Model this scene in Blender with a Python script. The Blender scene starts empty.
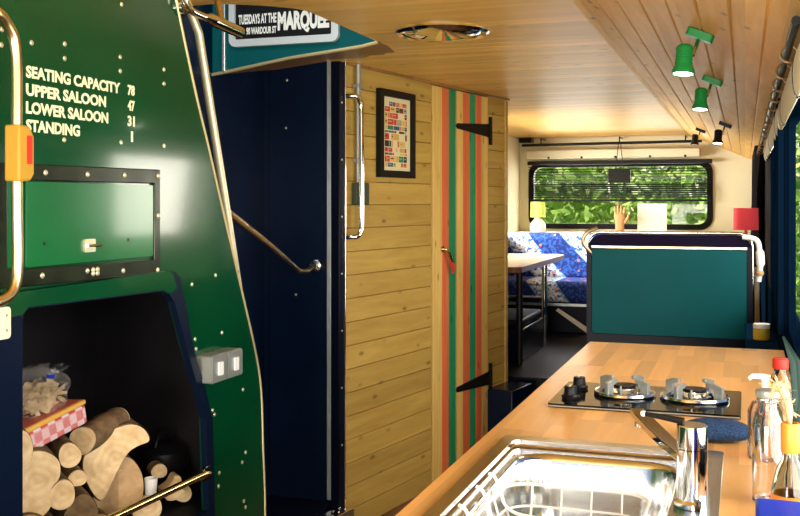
import bpy, bmesh, math, random
from mathutils import Vector, Matrix
from mathutils.geometry import tessellate_polygon
random.seed(7)
S = bpy.context.scene
C = S.collection
PI = math.pi
# ------------------------------------------------------------------ camera, world, lights, exposure
cam = bpy.data.objects.new('camera', bpy.data.cameras.new('camera')); C.objects.link(cam)
cam.location = (0, 0, 1.36); cam.rotation_euler = (PI/2, 0, math.atan(.345))
cam.data.sensor_width = 36; cam.data.lens = 45; cam.data.shift_y = -.06875; cam.data.clip_start = .02
S.camera = cam
w = bpy.data.worlds.new('sky'); S.world = w; w.use_nodes = True
wn = w.node_tree
sky = wn.nodes.new('ShaderNodeTexSky'); sky.sky_type = 'NISHITA'; sky.sun_disc = False
sky.sun_elevation = math.radians(40); sky.sun_rotation = math.radians(-20); sky.air_density = .8; sky.dust_density = 1
wn.links.new(sky.outputs[0], wn.nodes['Background'].inputs[0])
wn.nodes['Background'].inputs[1].default_value = .1

def lamp(name, kind, loc, aim, power, color=(1, 1, 1), **kw):
    d = bpy.data.lights.new(name, kind); d.energy = power; d.color = color
    for k, v in kw.items(): setattr(d, k, v)
    o = bpy.data.objects.new(name, d); C.objects.link(o); o.location = loc
    o.rotation_euler = (Vector(aim) - Vector(loc)).to_track_quat('-Z', 'Y').to_euler()
    return o
lamp('sun', 'SUN', (0, 0, 10), Vector((0, 0, 10)) + Vector((.66, .36, -.5)), 7, (1, .95, .85), angle=.01)
# daylight entering through the right windows, an added left window, the windscreen behind the camera, the rear window and the upper deck
lamp('daylight_side', 'AREA', (.55, .9, 1.25), (-1.2, 1.6, 1.2), 62, (1, .94, .84), shape='RECTANGLE', size=2.6, size_y=.9)
lamp('daylight_side_rear', 'AREA', (.5, 4.6, 1.5), (-1.2, 4.6, 1.2), 24, (1, .93, .8), shape='RECTANGLE', size=1.3, size_y=.65)
lamp('daylight_windscreen', 'AREA', (-.75, -1.7, .8), (-.8, 3, 1.9), 130, (1, .92, .78), shape='RECTANGLE', size=1.9, size_y=1.1)
lamp('daylight_rear', 'AREA', (-1.1, 9.9, 1.6), (-1.1, 5, 1.45), 30, (1, .95, .82), shape='RECTANGLE', size=1.6, size_y=.6)
lamp('added_light_left', 'AREA', (-2.6, 7.8, 1.4), (0, 8.1, 1.35), 120, (1, .95, .8), shape='RECTANGLE', size=1.8, size_y=.7)  # lamp added outside the unseen left window to brighten the lounge
lamp('daylight_upstairs', 'AREA', (-1.7, 2.6, 2.75), (-1.75, 3.6, 2.1), 5.5, (.95, .98, 1), shape='RECTANGLE', size=.7, size_y=.4)
vs = S.view_settings
vs.view_transform = 'Standard'; vs.look = 'None'; vs.exposure = 0.48; vs.gamma = 1; vs.use_curve_mapping = False

# ------------------------------------------------------------------ materials
def nodes(name):
    m = bpy.data.materials.new(name); m.use_nodes = True
    nt = m.node_tree; b = nt.nodes['Principled BSDF']
    return m, nt, b
def N(nt, typ, **kw):
    n = nt.nodes.new(typ)
    for k, v in kw.items():
        if k.startswith('i_'):
            key = k[2:]; key = int(key) if key.isdigit() else key
            n.inputs[key].default_value = v
        else: setattr(n, k, v)
    return n
def ramp(nt, stops):
    r = nt.nodes.new('ShaderNodeValToRGB'); e = r.color_ramp.elements
    while len(e) < len(stops): e.new(.5)
    for el, (p, col) in zip(e, stops): el.position = p; el.color = (*col, 1)
    return r
def plain(name, col, rough=.5, metal=0, bump=0, bscale=60, var=0, coat=0, emit=0, spec=.3):
    m, nt, b = nodes(name); L = nt.links.new
    b.inputs['Base Color'].default_value = (*col, 1); b.inputs['Roughness'].default_value = rough
    b.inputs['Metallic'].default_value = metal; b.inputs['Coat Weight'].default_value = coat
    b.inputs['Coat Roughness'].default_value = .08
    b.inputs['Specular IOR Level'].default_value = spec
    tc = N(nt, 'ShaderNodeTexCoord'); nz = N(nt, 'ShaderNodeTexNoise', i_Scale=bscale, i_Detail=4.0)
    L(tc.outputs['Object'], nz.inputs['Vector'])
    if var:
        r = ramp(nt, [(.3, tuple(c*(1-var) for c in col)), (.7, tuple(min(1, c*(1+var)) for c in col))])
        L(nz.outputs[0], r.inputs[0]); L(r.outputs[0], b.inputs['Base Color'])
    if bump:
        bp = N(nt, 'ShaderNodeBump', i_Strength=bump, i_Distance=.002)
        L(nz.outputs[0], bp.inputs['Height']); L(bp.outputs[0], b.inputs['Normal'])
    if emit:
        b.inputs['Emission Color'].default_value = (*col, 1); b.inputs['Emission Strength'].default_value = emit
    return m
def wood(name, c0, c1, grain, board, width, rough=.4, knots=True, coat=0, tint=.25, offset=0.0, stave=0, spec=.3):
    """boards running along axis `grain`, numbered along axis `board` with a random tint each"""
    m, nt, b = nodes(name); L = nt.links.new
    tc = N(nt, 'ShaderNodeTexCoord'); sp = N(nt, 'ShaderNodeSeparateXYZ'); L(tc.outputs['Object'], sp.inputs[0])
    dv = N(nt, 'ShaderNodeMath', operation='SUBTRACT', i_1=offset); L(sp.outputs[board], dv.inputs[0])
    d2 = N(nt, 'ShaderNodeMath', operation='DIVIDE', i_1=width); L(dv.outputs[0], d2.inputs[0])
    fl = N(nt, 'ShaderNodeMath', operation='FLOOR'); L(d2.outputs[0], fl.inputs[0])
    wn1 = N(nt, 'ShaderNodeTexWhiteNoise', noise_dimensions='1D'); L(fl.outputs[0], wn1.inputs['W'])
    rnd = wn1.outputs['Value']
    if stave:
        ad = N(nt, 'ShaderNodeMath', operation='MULTIPLY_ADD', i_1=1/stave); L(sp.outputs[grain], ad.inputs[0]); L(rnd, ad.inputs[2])
        f2 = N(nt, 'ShaderNodeMath', operation='FLOOR'); L(ad.outputs[0], f2.inputs[0])
        cb = N(nt, 'ShaderNodeCombineXYZ'); L(fl.outputs[0], cb.inputs[0]); L(f2.outputs[0], cb.inputs[1])
        wn2 = N(nt, 'ShaderNodeTexWhiteNoise', noise_dimensions='2D'); L(cb.outputs[0], wn2.inputs['Vector']); rnd = wn2.outputs['Value']
    mp = N(nt, 'ShaderNodeMapping'); sc = [14, 14, 14]; sc[grain] = 1.1; mp.inputs['Scale'].default_value = sc
    L(tc.outputs['Object'], mp.inputs['Vector'])
    cmb = N(nt, 'ShaderNodeCombineXYZ'); mu = N(nt, 'ShaderNodeMath', operation='MULTIPLY', i_1=37.0); L(rnd, mu.inputs[0])
    for i in range(3): L(mu.outputs[0], cmb.inputs[i])
    va = N(nt, 'ShaderNodeVectorMath', operation='ADD'); L(mp.outputs[0], va.inputs[0]); L(cmb.outputs[0], va.inputs[1])
    nz = N(nt, 'ShaderNodeTexNoise', i_Scale=1.6, i_Detail=6.0, i_Roughness=.62, i_Distortion=.7); L(va.outputs[0], nz.inputs['Vector'])
    r = ramp(nt, [(.3, c1), (.68, c0)]); L(nz.outputs[0], r.inputs[0])
    hs = N(nt, 'ShaderNodeHueSaturation'); L(r.outputs[0], hs.inputs['Color'])
    mr = N(nt, 'ShaderNodeMapRange', i_3=1-tint, i_4=1+tint); L(rnd, mr.inputs[0]); L(mr.outputs[0], hs.inputs['Value'])
    out = hs.outputs[0]
    if knots:
        m2 = N(nt, 'ShaderNodeMapping'); s2 = [17, 17, 17]; s2[grain] = 7.0; m2.inputs['Scale'].default_value = s2
        L(tc.outputs['Object'], m2.inputs['Vector'])
        vo = N(nt, 'ShaderNodeTexVoronoi', i_Scale=.8); L(m2.outputs[0], vo.inputs['Vector'])
        kr = ramp(nt, [(.05, (1, 1, 1)), (.17, (0, 0, 0))]); L(vo.outputs['Distance'], kr.inputs[0])
        mx = N(nt, 'ShaderNodeMix', data_type='RGBA'); mx.inputs['B'].default_value = (*[c*.32 for c in c1], 1)
        k2 = N(nt, 'ShaderNodeMath', operation='MULTIPLY', i_1=.8); L(kr.outputs[0], k2.inputs[0])
        L(k2.outputs[0], mx.inputs['Factor']); L(out, mx.inputs['A']); out = mx.outputs['Result']
    b.inputs['Specular IOR Level'].default_value = spec; L(out, b.inputs['Base Color']); b.inputs['Roughness'].default_value = rough; b.inputs['Coat Weight'].default_value = coat
    b.inputs['Coat Roughness'].default_value = .2
    bp = N(nt, 'ShaderNodeBump', i_Strength=.12, i_Distance=.002); L(nz.outputs[0], bp.inputs['Height']); L(bp.outputs[0], b.inputs['Normal'])
    return m
def glass(name, col=(1, 1, 1), refl=.08):
    m, nt, b = nodes(name); nt.nodes.remove(b); L = nt.links.new
    t = N(nt, 'ShaderNodeBsdfTransparent'); t.inputs[0].default_value = (*col, 1)
    g = N(nt, 'ShaderNodeBsdfGlossy', i_Roughness=.02); mx = N(nt, 'ShaderNodeMixShader', i_0=refl)
    L(t.outputs[0], mx.inputs[1]); L(g.outputs[0], mx.inputs[2]); L(mx.outputs[0], nt.nodes['Material Output'].inputs[0])
    return m
def clear(name, col=(1, 1, 1), ior=1.45, rough=0.0):
    m, nt, b = nodes(name); b.inputs['Base Color'].default_value = (*col, 1); b.inputs['Transmission Weight'].default_value = 1
    b.inputs['Roughness'].default_value = rough; b.inputs['IOR'].default_value = ior
    return m
def moquette():
    m, nt, b = nodes('moquette'); L = nt.links.new
    tc = N(nt, 'ShaderNodeTexCoord')
    mp = N(nt, 'ShaderNodeMapping'); mp.inputs['Rotation'].default_value = (0, math.radians(38), 0); L(tc.outputs['Object'], mp.inputs['Vector'])
    wv = N(nt, 'ShaderNodeTexWave', i_Scale=.75, i_Distortion=2.0, i_Detail=0.0); L(mp.outputs[0], wv.inputs['Vector'])
    r = ramp(nt, [(.5, (.004, .02, .16)), (.56, (.35, .55, .8)), (.8, (.75, .85, .95))]); L(wv.outputs['Fac'], r.inputs[0])
    nz = N(nt, 'ShaderNodeTexNoise', i_Scale=45.0, i_Detail=3.0); L(tc.outputs['Object'], nz.inputs['Vector'])
    r2 = ramp(nt, [(.47, (0, 0, 0)), (.6, (1, 1, 1))]); L(nz.outputs[0], r2.inputs[0])
    mx = N(nt, 'ShaderNodeMix', data_type='RGBA', blend_type='MIX'); L(r2.outputs[0], mx.inputs['Factor']); L(r.outputs[0], mx.inputs['A'])
    mx.inputs['B'].default_value = (.02, .09, .42, 1)
    vo = N(nt, 'ShaderNodeTexVoronoi', i_Scale=13.0); L(tc.outputs['Object'], vo.inputs['Vector'])
    r3 = ramp(nt, [(.14, (1, 1, 1)), (.2, (0, 0, 0))]); L(vo.outputs['Distance'], r3.inputs[0])
    m2 = N(nt, 'ShaderNodeMix', data_type='RGBA'); L(r3.outputs[0], m2.inputs['Factor']); L(mx.outputs['Result'], m2.inputs['A'])
    hr = ramp(nt, [(.3, (.75, .05, .15)), (.6, (.9, .3, .1))]); L(vo.outputs['Color'], hr.inputs[0]); L(hr.outputs[0], m2.inputs['B'])
    L(m2.outputs['Result'], b.inputs['Base Color']); b.inputs['Roughness'].default_value = .95
    return m
def rings(name):
    """sawn end grain: pale wood with growth rings about the log's own axis"""
    m, nt, b = nodes(name); L = nt.links.new
    tc = N(nt, 'ShaderNodeTexCoord')
    wv = N(nt, 'ShaderNodeTexWave', wave_type='RINGS', rings_direction='Z', i_Scale=17.0, i_Distortion=7.0, i_Detail=4.0); L(tc.outputs['Object'], wv.inputs['Vector'])
    r = ramp(nt, [(.1, (.74, .55, .3)), (.8, (.8, .61, .35))]); L(wv.outputs['Fac'], r.inputs[0])
    nz = N(nt, 'ShaderNodeTexNoise', i_Scale=24.0, i_Detail=5.0); L(tc.outputs['Object'], nz.inputs['Vector'])
    r2 = ramp(nt, [(.3, (.66, .55, .44)), (.6, (1, 1, 1))]); L(nz.outputs[0], r2.inputs[0])
    mx = N(nt, 'ShaderNodeMix', data_type='RGBA', blend_type='MULTIPLY'); mx.inputs['Factor'].default_value = .8
    L(r.outputs[0], mx.inputs['A']); L(r2.outputs[0], mx.inputs['B']); L(mx.outputs['Result'], b.inputs['Base Color'])
    b.inputs['Roughness'].default_value = .85
    return m
def check_mat():
    m, nt, b = nodes('gingham'); L = nt.links.new
    tc = N(nt, 'ShaderNodeTexCoord'); ck = N(nt, 'ShaderNodeTexChecker', i_Scale=44.0)
    ck.inputs['Color1'].default_value = (.55, .06, .05, 1); ck.inputs['Color2'].default_value = (.72, .62, .66, 1)
    L(tc.outputs['Object'], ck.inputs['Vector']); L(ck.outputs[0], b.inputs['Base Color']); b.inputs['Roughness'].default_value = .5
    return m
M = dict(
    green=plain('green_enamel', (.001, .05, .017), .15, var=.15, bscale=3, bump=.03, coat=.5),
    green_flap=plain('green_flap_enamel', (.004, .11, .03), .2, var=.15, bscale=4, coat=.4),
    navy=plain('navy_enamel', (.002, .0075, .026), .25, var=.15, bscale=3, spec=.22), navymatte=plain('navy_wall_paint', (.003, .012, .032), .6, spec=0), navydeep=plain('navy_moulding', (.002, .006, .02), .35, spec=.12),
    navy_dark=plain('navy_black', (.002, .0035, .012), .4, var=.2, bscale=5, spec=.15),
    teal=plain('teal_paint', (.001, .075, .085), .5, spec=.1, var=.08, bscale=4),
    black=plain('black_plastic', (.006, .006, .007), .4, spec=.2), rubber=plain('black_rubber', (.004, .004, .004), .55, spec=.15),
    iron=plain('black_iron', (.006, .005, .005), .6, bump=.2, spec=.15), near_black=plain('near_black', (.005, .004, .006), .7, var=.4, bscale=8),
    boxgreen=plain('grey_green_box', (.045, .06, .035), .5), darkframe=plain('dark_metal_strip', (.02, .025, .015), .25, .6, var=.7, bscale=14),
    rivet=plain('rivet_steel', (.75, .7, .5), .3, .7), letter=plain('cream_lettering', (.72, .72, .5), .6),
    chrome=plain('chrome', (.86, .86, .84), .07, 1), steel=plain('brushed_steel', (.72, .72, .7), .16, 1, bump=.02, bscale=300),
    bronze=plain('worn_chrome', (.6, .45, .25), .28, 1, var=.25, bscale=9), satin=plain('satin_metal', (.85, .76, .55), .35, .8), silver=plain('silver_frame', (.66, .7, .72), .35, .3), brass=plain('brass', (.62, .5, .22), .2, 1),
    gold=plain('gold_trim', (.72, .6, .33), .3, .6), alu=plain('aluminium', (.62, .66, .68), .35, .85),
    yellow=plain('yellow_plastic', (.42, .24, .03), .45, spec=.2), red=plain('red_plastic', (.6, .03, .02), .4),
    grey=plain('grey_metal', (.36, .38, .36), .35, .6), white=plain('white_plastic', (.8, .8, .78), .4),
    cream=plain('cream_paint', (.8, .74, .55), .6, var=.06, bscale=3), creamcloth=plain('cream_cloth', (.7, .65, .5), .9, bump=.3),
    woodwall=wood('pine_wall', (.54, .355, .085), (.41, .245, .05), 1, 2, .104, .5, tint=.1),
    doorwood=wood('pine_door', (.74, .5, .15), (.58, .36, .09), 2, 1, .085, .5),
    doorred=wood('red_stained_board', (.76, .2, .07), (.62, .12, .04), 2, 1, .085, .5, tint=.1),
    doorgreen=wood('green_stained_board', (.02, .3, .12), (.012, .2, .08), 2, 1, .085, .5, tint=.15),
    ceil=wood('ceiling_boards', (.84, .51, .14), (.7, .38, .085), 0, 1, .09, .36, tint=.12, spec=.35),
    cove=wood('cove_boards', (.8, .48, .14), (.64, .33, .075), 1, 0, .08, .45, tint=.18, spec=.08),
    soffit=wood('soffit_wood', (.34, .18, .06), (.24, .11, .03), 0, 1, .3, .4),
    worktop=wood('butcher_block', (.78, .44, .15), (.68, .34, .1), 1, 0, .045, .3, knots=False, coat=.2, tint=.22, stave=.28),
    tablewood=wood('table_top', (.66, .5, .26), (.55, .38, .17), 1, 0, .3, .3, coat=.3),
    tableedge=plain('table_edge', (.16, .07, .03), .4), floor=wood('floor_boards', (.18, .09, .04), (.1, .05, .02), 1, 0, .12, .45),
    bark=plain('bark', (.16, .1, .05), .9, bump=1.0, bscale=30, var=.5), endgrain=rings('sawn_end'),
    splitwood=wood('split_face', (.62, .42, .22), (.4, .24, .11), 2, 0, .3, .85),
    moquette=moquette(), purple=plain('violet_vinyl', (.007, .003, .018), .5, spec=.04),
    gingham=check_mat(), lidyellow=plain('yellow_tin_lid', (.72, .42, .08), .35), pink=plain('red_tin_top', (.55, .13, .08), .45),
    cellophane=glass('cellophane', (1, .98, .94), .3), shavings=plain('wood_shavings', (.8, .64, .4), .8, var=.25, bscale=40),
    blue=plain('blue_plastic', (.005, .03, .4), .5, spec=.1), bluepile=plain('blue_scourer', (.015, .045, .12), .95, bump=1.0, bscale=350, var=.75),
    orange=plain('orange_foil', (.7, .22, .025), .4), glassclear=clear('bottle_glass'), glassdark=clear('tinted_glass', (.7, .72, .6)), water=clear('liquid', (.93, .9, .84), 1.33),
    pinksoap=clear('pink_soap', (.95, .72, .6), 1.35, .15), hobglass=plain('hob_glass', (.003, .003, .004), .08, spec=.1),
    pan=glass('window_glass', refl=.012), greenlamp=plain('green_spot', (.008, .19, .04), .35),
    bulb=plain('lit_bulb', (1, .93, .75), .3, emit=14), redshade=plain('red_shade', (.85, .07, .08), .8, emit=.3),
    limeshade=plain('lime_shade', (.6, .72, .16), .8, emit=.12), paper=plain('white_card', (.8, .8, .75), .7), mat=plain('cream_mount', (.72, .64, .38), .8),
    plume=plain('dried_plume', (.55, .38, .2), .9), darkleaf=plain('dark_dried_leaf', (.01, .03, .025), .7), curtain=plain('dark_curtain', (.008, .006, .008), .95, bump=.5, spec=.05),
    skin=plain('carved_wood', (.5, .27, .12), .6), amber=plain('amber_contents', (.55, .4, .03), .4),
    leaf=plain('leaf', (.34, .52, .12), .6, var=.5, bscale=2), leaf2=plain('pale_leaf', (.56, .68, .24), .6, var=.5, bscale=2),
    grass=plain('grass', (.1, .2, .03), .9, var=.4, bscale=4), ash=plain('grey_bark', (.22, .17, .12), .9, bump=.8, bscale=40, var=.4),
)
for _m in ('leaf', 'leaf2'):                                          # thin leaves let sunlight through
    nt = M[_m].node_tree; b = nt.nodes['Principled BSDF']; tr = N(nt, 'ShaderNodeBsdfTranslucent'); mx = N(nt, 'ShaderNodeMixShader', i_0=.55)
    src = b.inputs['Base Color'].links[0].from_socket; nt.links.new(src, tr.inputs[0]); nt.links.new(b.outputs[0], mx.inputs[1]); nt.links.new(tr.outputs[0], mx.inputs[2])
    nt.links.new(mx.outputs[0], nt.nodes['Material Output'].inputs[0]); b.inputs['Specular IOR Level'].default_value = .15
nt = M['cellophane'].node_tree; nz = N(nt, 'ShaderNodeTexNoise', i_Scale=34.0, i_Detail=3.0); bp = N(nt, 'ShaderNodeBump', i_Strength=1.0, i_Distance=.02)
nt.links.new(nz.outputs[0], bp.inputs['Height'])
for _n in nt.nodes:
    if _n.type == 'BSDF_GLOSSY': nt.links.new(bp.outputs[0], _n.inputs['Normal']); _n.inputs['Roughness'].default_value = .12
inks = [plain('print_'+n, c, .8) for n, c in (('red', (.55, .05, .04)), ('green', (.03, .2, .08)), ('black', (.03, .03, .03)), ('ochre', (.6, .38, .08)),
        ('rust', (.6, .17, .08)), ('grey', (.33, .33, .28)), ('blue', (.06, .12, .25)), ('maroon', (.25, .03, .05)), ('buff', (.68, .45, .16)))]

# ------------------------------------------------------------------ mesh helpers
class MB:
    def __init__(s): s.v = []; s.f = []; s.mi = []
    def add(s, vs_, fs, mi=0):
        o = len(s.v); s.v += [Vector(p) for p in vs_]; s.f += [[i+o for i in f] for f in fs]; s.mi += [mi]*len(fs); return s
    def box(s, a, b, mi=0):
        x0, y0, z0 = a; x1, y1, z1 = b
        return s.add([(x0,y0,z0),(x1,y0,z0),(x1,y1,z0),(x0,y1,z0),(x0,y0,z1),(x1,y0,z1),(x1,y1,z1),(x0,y1,z1)],
                     [(3,2,1,0),(4,5,6,7),(0,1,5,4),(1,2,6,5),(2,3,7,6),(3,0,4,7)], mi)
    def tube(s, pts, r, n=12, mi=0, cap=True):
        pts = [Vector(p) for p in pts]; rr = r if isinstance(r, (list, tuple)) else [r]*len(pts)
        t0 = (pts[1]-pts[0]).normalized(); up = Vector((0,0,1)) if abs(t0.z) < .9 else Vector((1,0,0))
        u = t0.cross(up).normalized(); vv = []; fs = []
        for i, p in enumerate(pts):
            t = (pts[min(i+1, len(pts)-1)]-pts[max(i-1, 0)]).normalized()
            u = (u - t*u.dot(t)).normalized(); w_ = t.cross(u)
            vv += [p+(u*math.cos(2*PI*k/n)+w_*math.sin(2*PI*k/n))*rr[i] for k in range(n)]
        for i in range(len(pts)-1):
            for k in range(n): fs.append((i*n+k, i*n+(k+1) % n, (i+1)*n+(k+1) % n, (i+1)*n+k))
        if cap: fs += [tuple(range(n-1, -1, -1)), tuple((len(pts)-1)*n+k for k in range(n))]
        return s.add(vv, fs, mi)
    def lathe(s, prof, c=(0,0,0), n=28, mi=0, axis=None, sx=1, sy=1):
        c = Vector(c); q = Vector((0,0,1)).rotation_difference(Vector(axis)) if axis is not None else None
        vv = []; fs = []
        for r, z in prof:
            for k in range(n):
                p = Vector((max(r, 1e-5)*sx*math.cos(2*PI*k/n), max(r, 1e-5)*sy*math.sin(2*PI*k/n), z))
                vv.append(c+(q @ p if q else p))
        m = len(prof)
        for i in range(m-1):
            for k in range(n): fs.append((i*n+k, i*n+(k+1) % n, (i+1)*n+(k+1) % n, (i+1)*n+k))
        fs += [tuple(range(n-1, -1, -1)), tuple((m-1)*n+k for k in range(n))]
        return s.add(vv, fs, mi)
    def plate(s, outer, holes, fn, t0, t1, mi=0):
        """flat plate with holes; fn(a, b, t) maps plate coordinates to space, thickness from t0 to t1"""
        loops = [outer]+holes; flat = [p for l in loops for p in l]
        tris = tessellate_polygon([[Vector((a, b, 0)) for a, b in l] for l in loops]); n = len(flat)
        vv = [fn(a, b, t0) for a, b in flat]+[fn(a, b, t1) for a, b in flat]
        fs = [tuple(t) for t in tris]+[tuple(i+n for i in reversed(t)) for t in tris]; o = 0
        for l in loops:
            k = len(l)
            for i in range(k): j = (i+1) % k; fs.append((o+i, o+j, n+o+j, n+o+i))
            o += k
        return s.add(vv, fs, mi)
    def build(s, name, mats, parent=None, loc=None, bevel=0, smooth=True, local=False, seg=2, sharp=35):
        if parent is not None and not local:
            base = Vector(parent.location); q = parent.parent
            while q is not None: base += q.location; q = q.parent
            s.v = [p-base for p in s.v]
        if loc is not None: loc = Vector(loc); s.v = [p-loc for p in s.v]
        me = bpy.data.meshes.new(name); me.from_pydata([tuple(p) for p in s.v], [], s.f)
        for m in (mats if isinstance(mats, (list, tuple)) else [mats]): me.materials.append(m)
        me.polygons.foreach_set('material_index', s.mi)
        bm = bmesh.new(); bm.from_mesh(me); bmesh.ops.recalc_face_normals(bm, faces=bm.faces); bm.to_mesh(me); bm.free()
        if smooth:
            me.polygons.foreach_set('use_smooth', [True]*len(me.polygons)); me.set_sharp_from_angle(angle=math.radians(sharp))
        o = bpy.data.objects.new(name, me); C.objects.link(o)
        if parent is not None: o.parent = parent
        if loc is not None: o.location = loc
        if bevel:
            b = o.modifiers.new('bevel', 'BEVEL'); b.width = bevel; b.segments = seg; b.limit_method = 'ANGLE'; b.angle_limit = math.radians(40)
        return o
def bx(a, b, mi=0): return MB().box(a, b, mi)
def tb(p, r, n=12): return MB().tube(p, r, n)
def tag(o, label=None, cat=None, group=None, kind=None):
    if label: o['label'] = label
    if cat: o['category'] = cat
    if group: o['group'] = group
    if kind: o['kind'] = kind
    return o
def empty(name, loc, label, cat, group=None, rz=0):
    o = bpy.data.objects.new(name, None); C.objects.link(o); o.location = loc; o.rotation_euler = (0, 0, rz); o.empty_display_size = .1
    return tag(o, label, cat, group)
def struct(o): o['kind'] = 'structure'; return o
def dup(o, loc, rz=None, label=None):
    r = o.copy(); C.objects.link(r); r.location = loc
    if rz is not None: r.rotation_euler[2] = rz
    if label: r['label'] = label
    for ch in o.children:
        c = ch.copy(); C.objects.link(c); c.parent = r
        for g in ch.children:
            d = g.copy(); C.objects.link(d); d.parent = c
    return r
def copy_part(o, loc, parent):
    c = o.copy(); C.objects.link(c); c.parent = parent; c.location = loc; return c
def arc(c, r, a0, a1, n, fn=lambda a, b: (a, b)):
    return [fn(c[0]+r*math.cos(math.radians(a0+(a1-a0)*i/n)), c[1]+r*math.sin(math.radians(a0+(a1-a0)*i/n))) for i in range(n+1)]
def rrect(x0, y0, x1, y1, r, n=6):
    return arc((x1-r, y0+r), r, -90, 0, n)+arc((x1-r, y1-r), r, 0, 90, n)+arc((x0+r, y1-r), r, 90, 180, n)+arc((x0+r, y0+r), r, 180, 270, n)
def smoothpath(pts, n=6):
    """Catmull-Rom through points"""
    P = [Vector(p) for p in pts]; P = [P[0]*2-P[1]]+P+[P[-1]*2-P[-2]]; out = []
    for i in range(1, len(P)-2):
        for k in range(n):
            t = k/n; a, b, c, d = P[i-1], P[i], P[i+1], P[i+2]
            out.append(.5*((2*b)+(c-a)*t+(2*a-5*b+4*c-d)*t*t+(3*b-a-3*c+d)*t**3))
    return out+[P[-2]]
def text_mesh(body, x0, y0, x1, y1, fn, bold=.02):
    """lettering fitted to the box, returned as an MB"""
    cu = bpy.data.curves.new('lettering', 'FONT'); cu.body = body; cu.size = 1; cu.offset = bold; cu.resolution_u = 3; cu.extrude = .001
    o = bpy.data.objects.new('lettering', cu); C.objects.link(o)
    bpy.context.view_layer.update()
    me = bpy.data.meshes.new_from_object(o.evaluated_get(bpy.context.evaluated_depsgraph_get()))
    bpy.data.objects.remove(o)
    xs = [v.co.x for v in me.vertices]; ys = [v.co.y for v in me.vertices]
    a, b, c, d = min(xs), max(xs), min(ys), max(ys)
    mb = MB().add([fn(x0+(v.co.x-a)/(b-a)*(x1-x0), y0+(v.co.y-c)/(d-c)*(y1-y0), .0006 if v.co.z > 0 else 0) for v in me.vertices], [tuple(p.vertices) for p in me.polygons])
    bpy.data.meshes.remove(me)
    return mb
def boards(mb, y0, y1, width, xl, xr, z, groove=.003, depth=.003, fn=None, mi=0):
    """tongue-and-groove boards: strips along one axis with a V groove between them"""
    k = math.ceil((y1-y0)/width-1e-6)
    for i in range(k):
        a, b = y0+i*width, min(y1, y0+(i+1)*width)
        prof = [(a, -depth), (a+groove, 0), (b-groove, 0), (b, -depth)]
        for (p, hp), (q, hq) in zip(prof, prof[1:]):
            mb.add([fn(xl(p), p, hp), fn(xr(p), p, hp), fn(xr(q), q, hq), fn(xl(q), q, hq)], [(0, 1, 2, 3)], mi)
    return mb

G = -1.335                       # plane of the green stair panel
def onG(a, b, t): return (G+t, a, b)
WA = math.radians(10.2); W0 = Vector((-1.66, 4.08, 0))          # pine partition: origin and angle
def wpt(y, z, x=0): return W0 + Vector((math.cos(WA), -math.sin(WA), 0))*x + Vector((math.sin(WA), math.cos(WA), 0))*y + Vector((0, 0, z))
def wempty(name, y, z, label, cat, group=None): return empty(name, wpt(y, z), label, cat, group, -WA)
def place_w(o, y=0, z=0): o.location = wpt(y, z); o.rotation_euler = (0, 0, -WA); return o
CZ = 1.98; XR = .12; XL = -2.05; YR = 9.5

# ------------------------------------------------------------------ structure
FZ = -.1
struct(bx((XL-.1, -1.3, FZ-.05), (.3, YR+.1, FZ)).build('floor', M['floor']))
struct(bx((XL, 6.0, FZ), (XR, YR, .3)).build('floor', M['navy_dark']))                 # raised rear deck
def hole(y):
    if y < 2.15: return G
    if y <= 2.76: return XL
    if y <= 2.98: return -1.55+(1-(1-(y-2.76)/.22)**2)*.215
    if y < 3.6: return G
    if y < 4.08: return -1.72
    return XL
mb = MB(); fc = lambda x, y, h: (x, y, CZ-h)
ys = [-1.3, 2.15, 2.76, 3.6, 4.08, YR]
for a, b in zip(ys, ys[1:]):
    wd = .02 if (a, b) == (2.76, 3.6) else .09
    if wd == .02:                                                 # rounded well edge, boards as wide as the rest
        for i in range(42):
            p, q = a+i*.02, a+(i+1)*.02
            mb.add([fc(hole(p+1e-4), p, 0), fc(-.484, p, 0), fc(-.484, q, 0), fc(hole(q-1e-4), q, 0)], [(0, 1, 2, 3)])
            mb.add([fc(hole(p+1e-4), p, 0), fc(hole(q-1e-4), q, 0), fc(hole(q-1e-4), q, -.05), fc(hole(p+1e-4), p, -.05)], [(0, 1, 2, 3)])
    else:
        boards(mb, a, b, wd, lambda y, m_=(a+b)/2: hole(m_), lambda y: -.484, CZ, fn=fc, groove=.0025, depth=.002)
struct(mb.build('ceiling', M['ceil'], smooth=False))
mb = MB(); sl = math.hypot(.604, .26); ex = Vector((.604, 0, -.26))/sl; en = Vector((-.26, 0, -.604))/sl
boards(mb, 0, sl, .082, lambda y: -1.3, lambda y: YR, 0, fn=lambda a, b, h: Vector((-.484, a, CZ))+ex*b+en*h, groove=.004, depth=.004)
mb.add([Vector((-.484, -1.3, CZ+.02)), Vector((XR+.2, -1.3, CZ+.02)), Vector((XR+.2, YR, CZ+.02)), Vector((-.484, YR, CZ+.02))], [(0, 1, 2, 3)])
struct(mb.build('ceiling', M['cove'], smooth=False))
struct(bx((-.5, -1.3, CZ-.004), (-.47, YR, CZ+.012)).build('trim', M['cove'], bevel=.002))   # strip between flat and sloping boards
struct(MB().box((XL-.1, 4.0, CZ+.03), (.3, YR+.1, CZ+.06)).box((G, -1.3, CZ+.03), (.3, 4.0, CZ+.06)).box((XL-.1, 2.15, CZ+.03), (G, 2.74, CZ+.06)).build('roof', M['navy_dark']))
struct(bx((XL-.06, 1.2, 2.87), (G+.3, 3.7, 2.9)).build('ceiling', M['cream']))   # unseen panel added over the stairs to keep sun off the fascia
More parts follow.
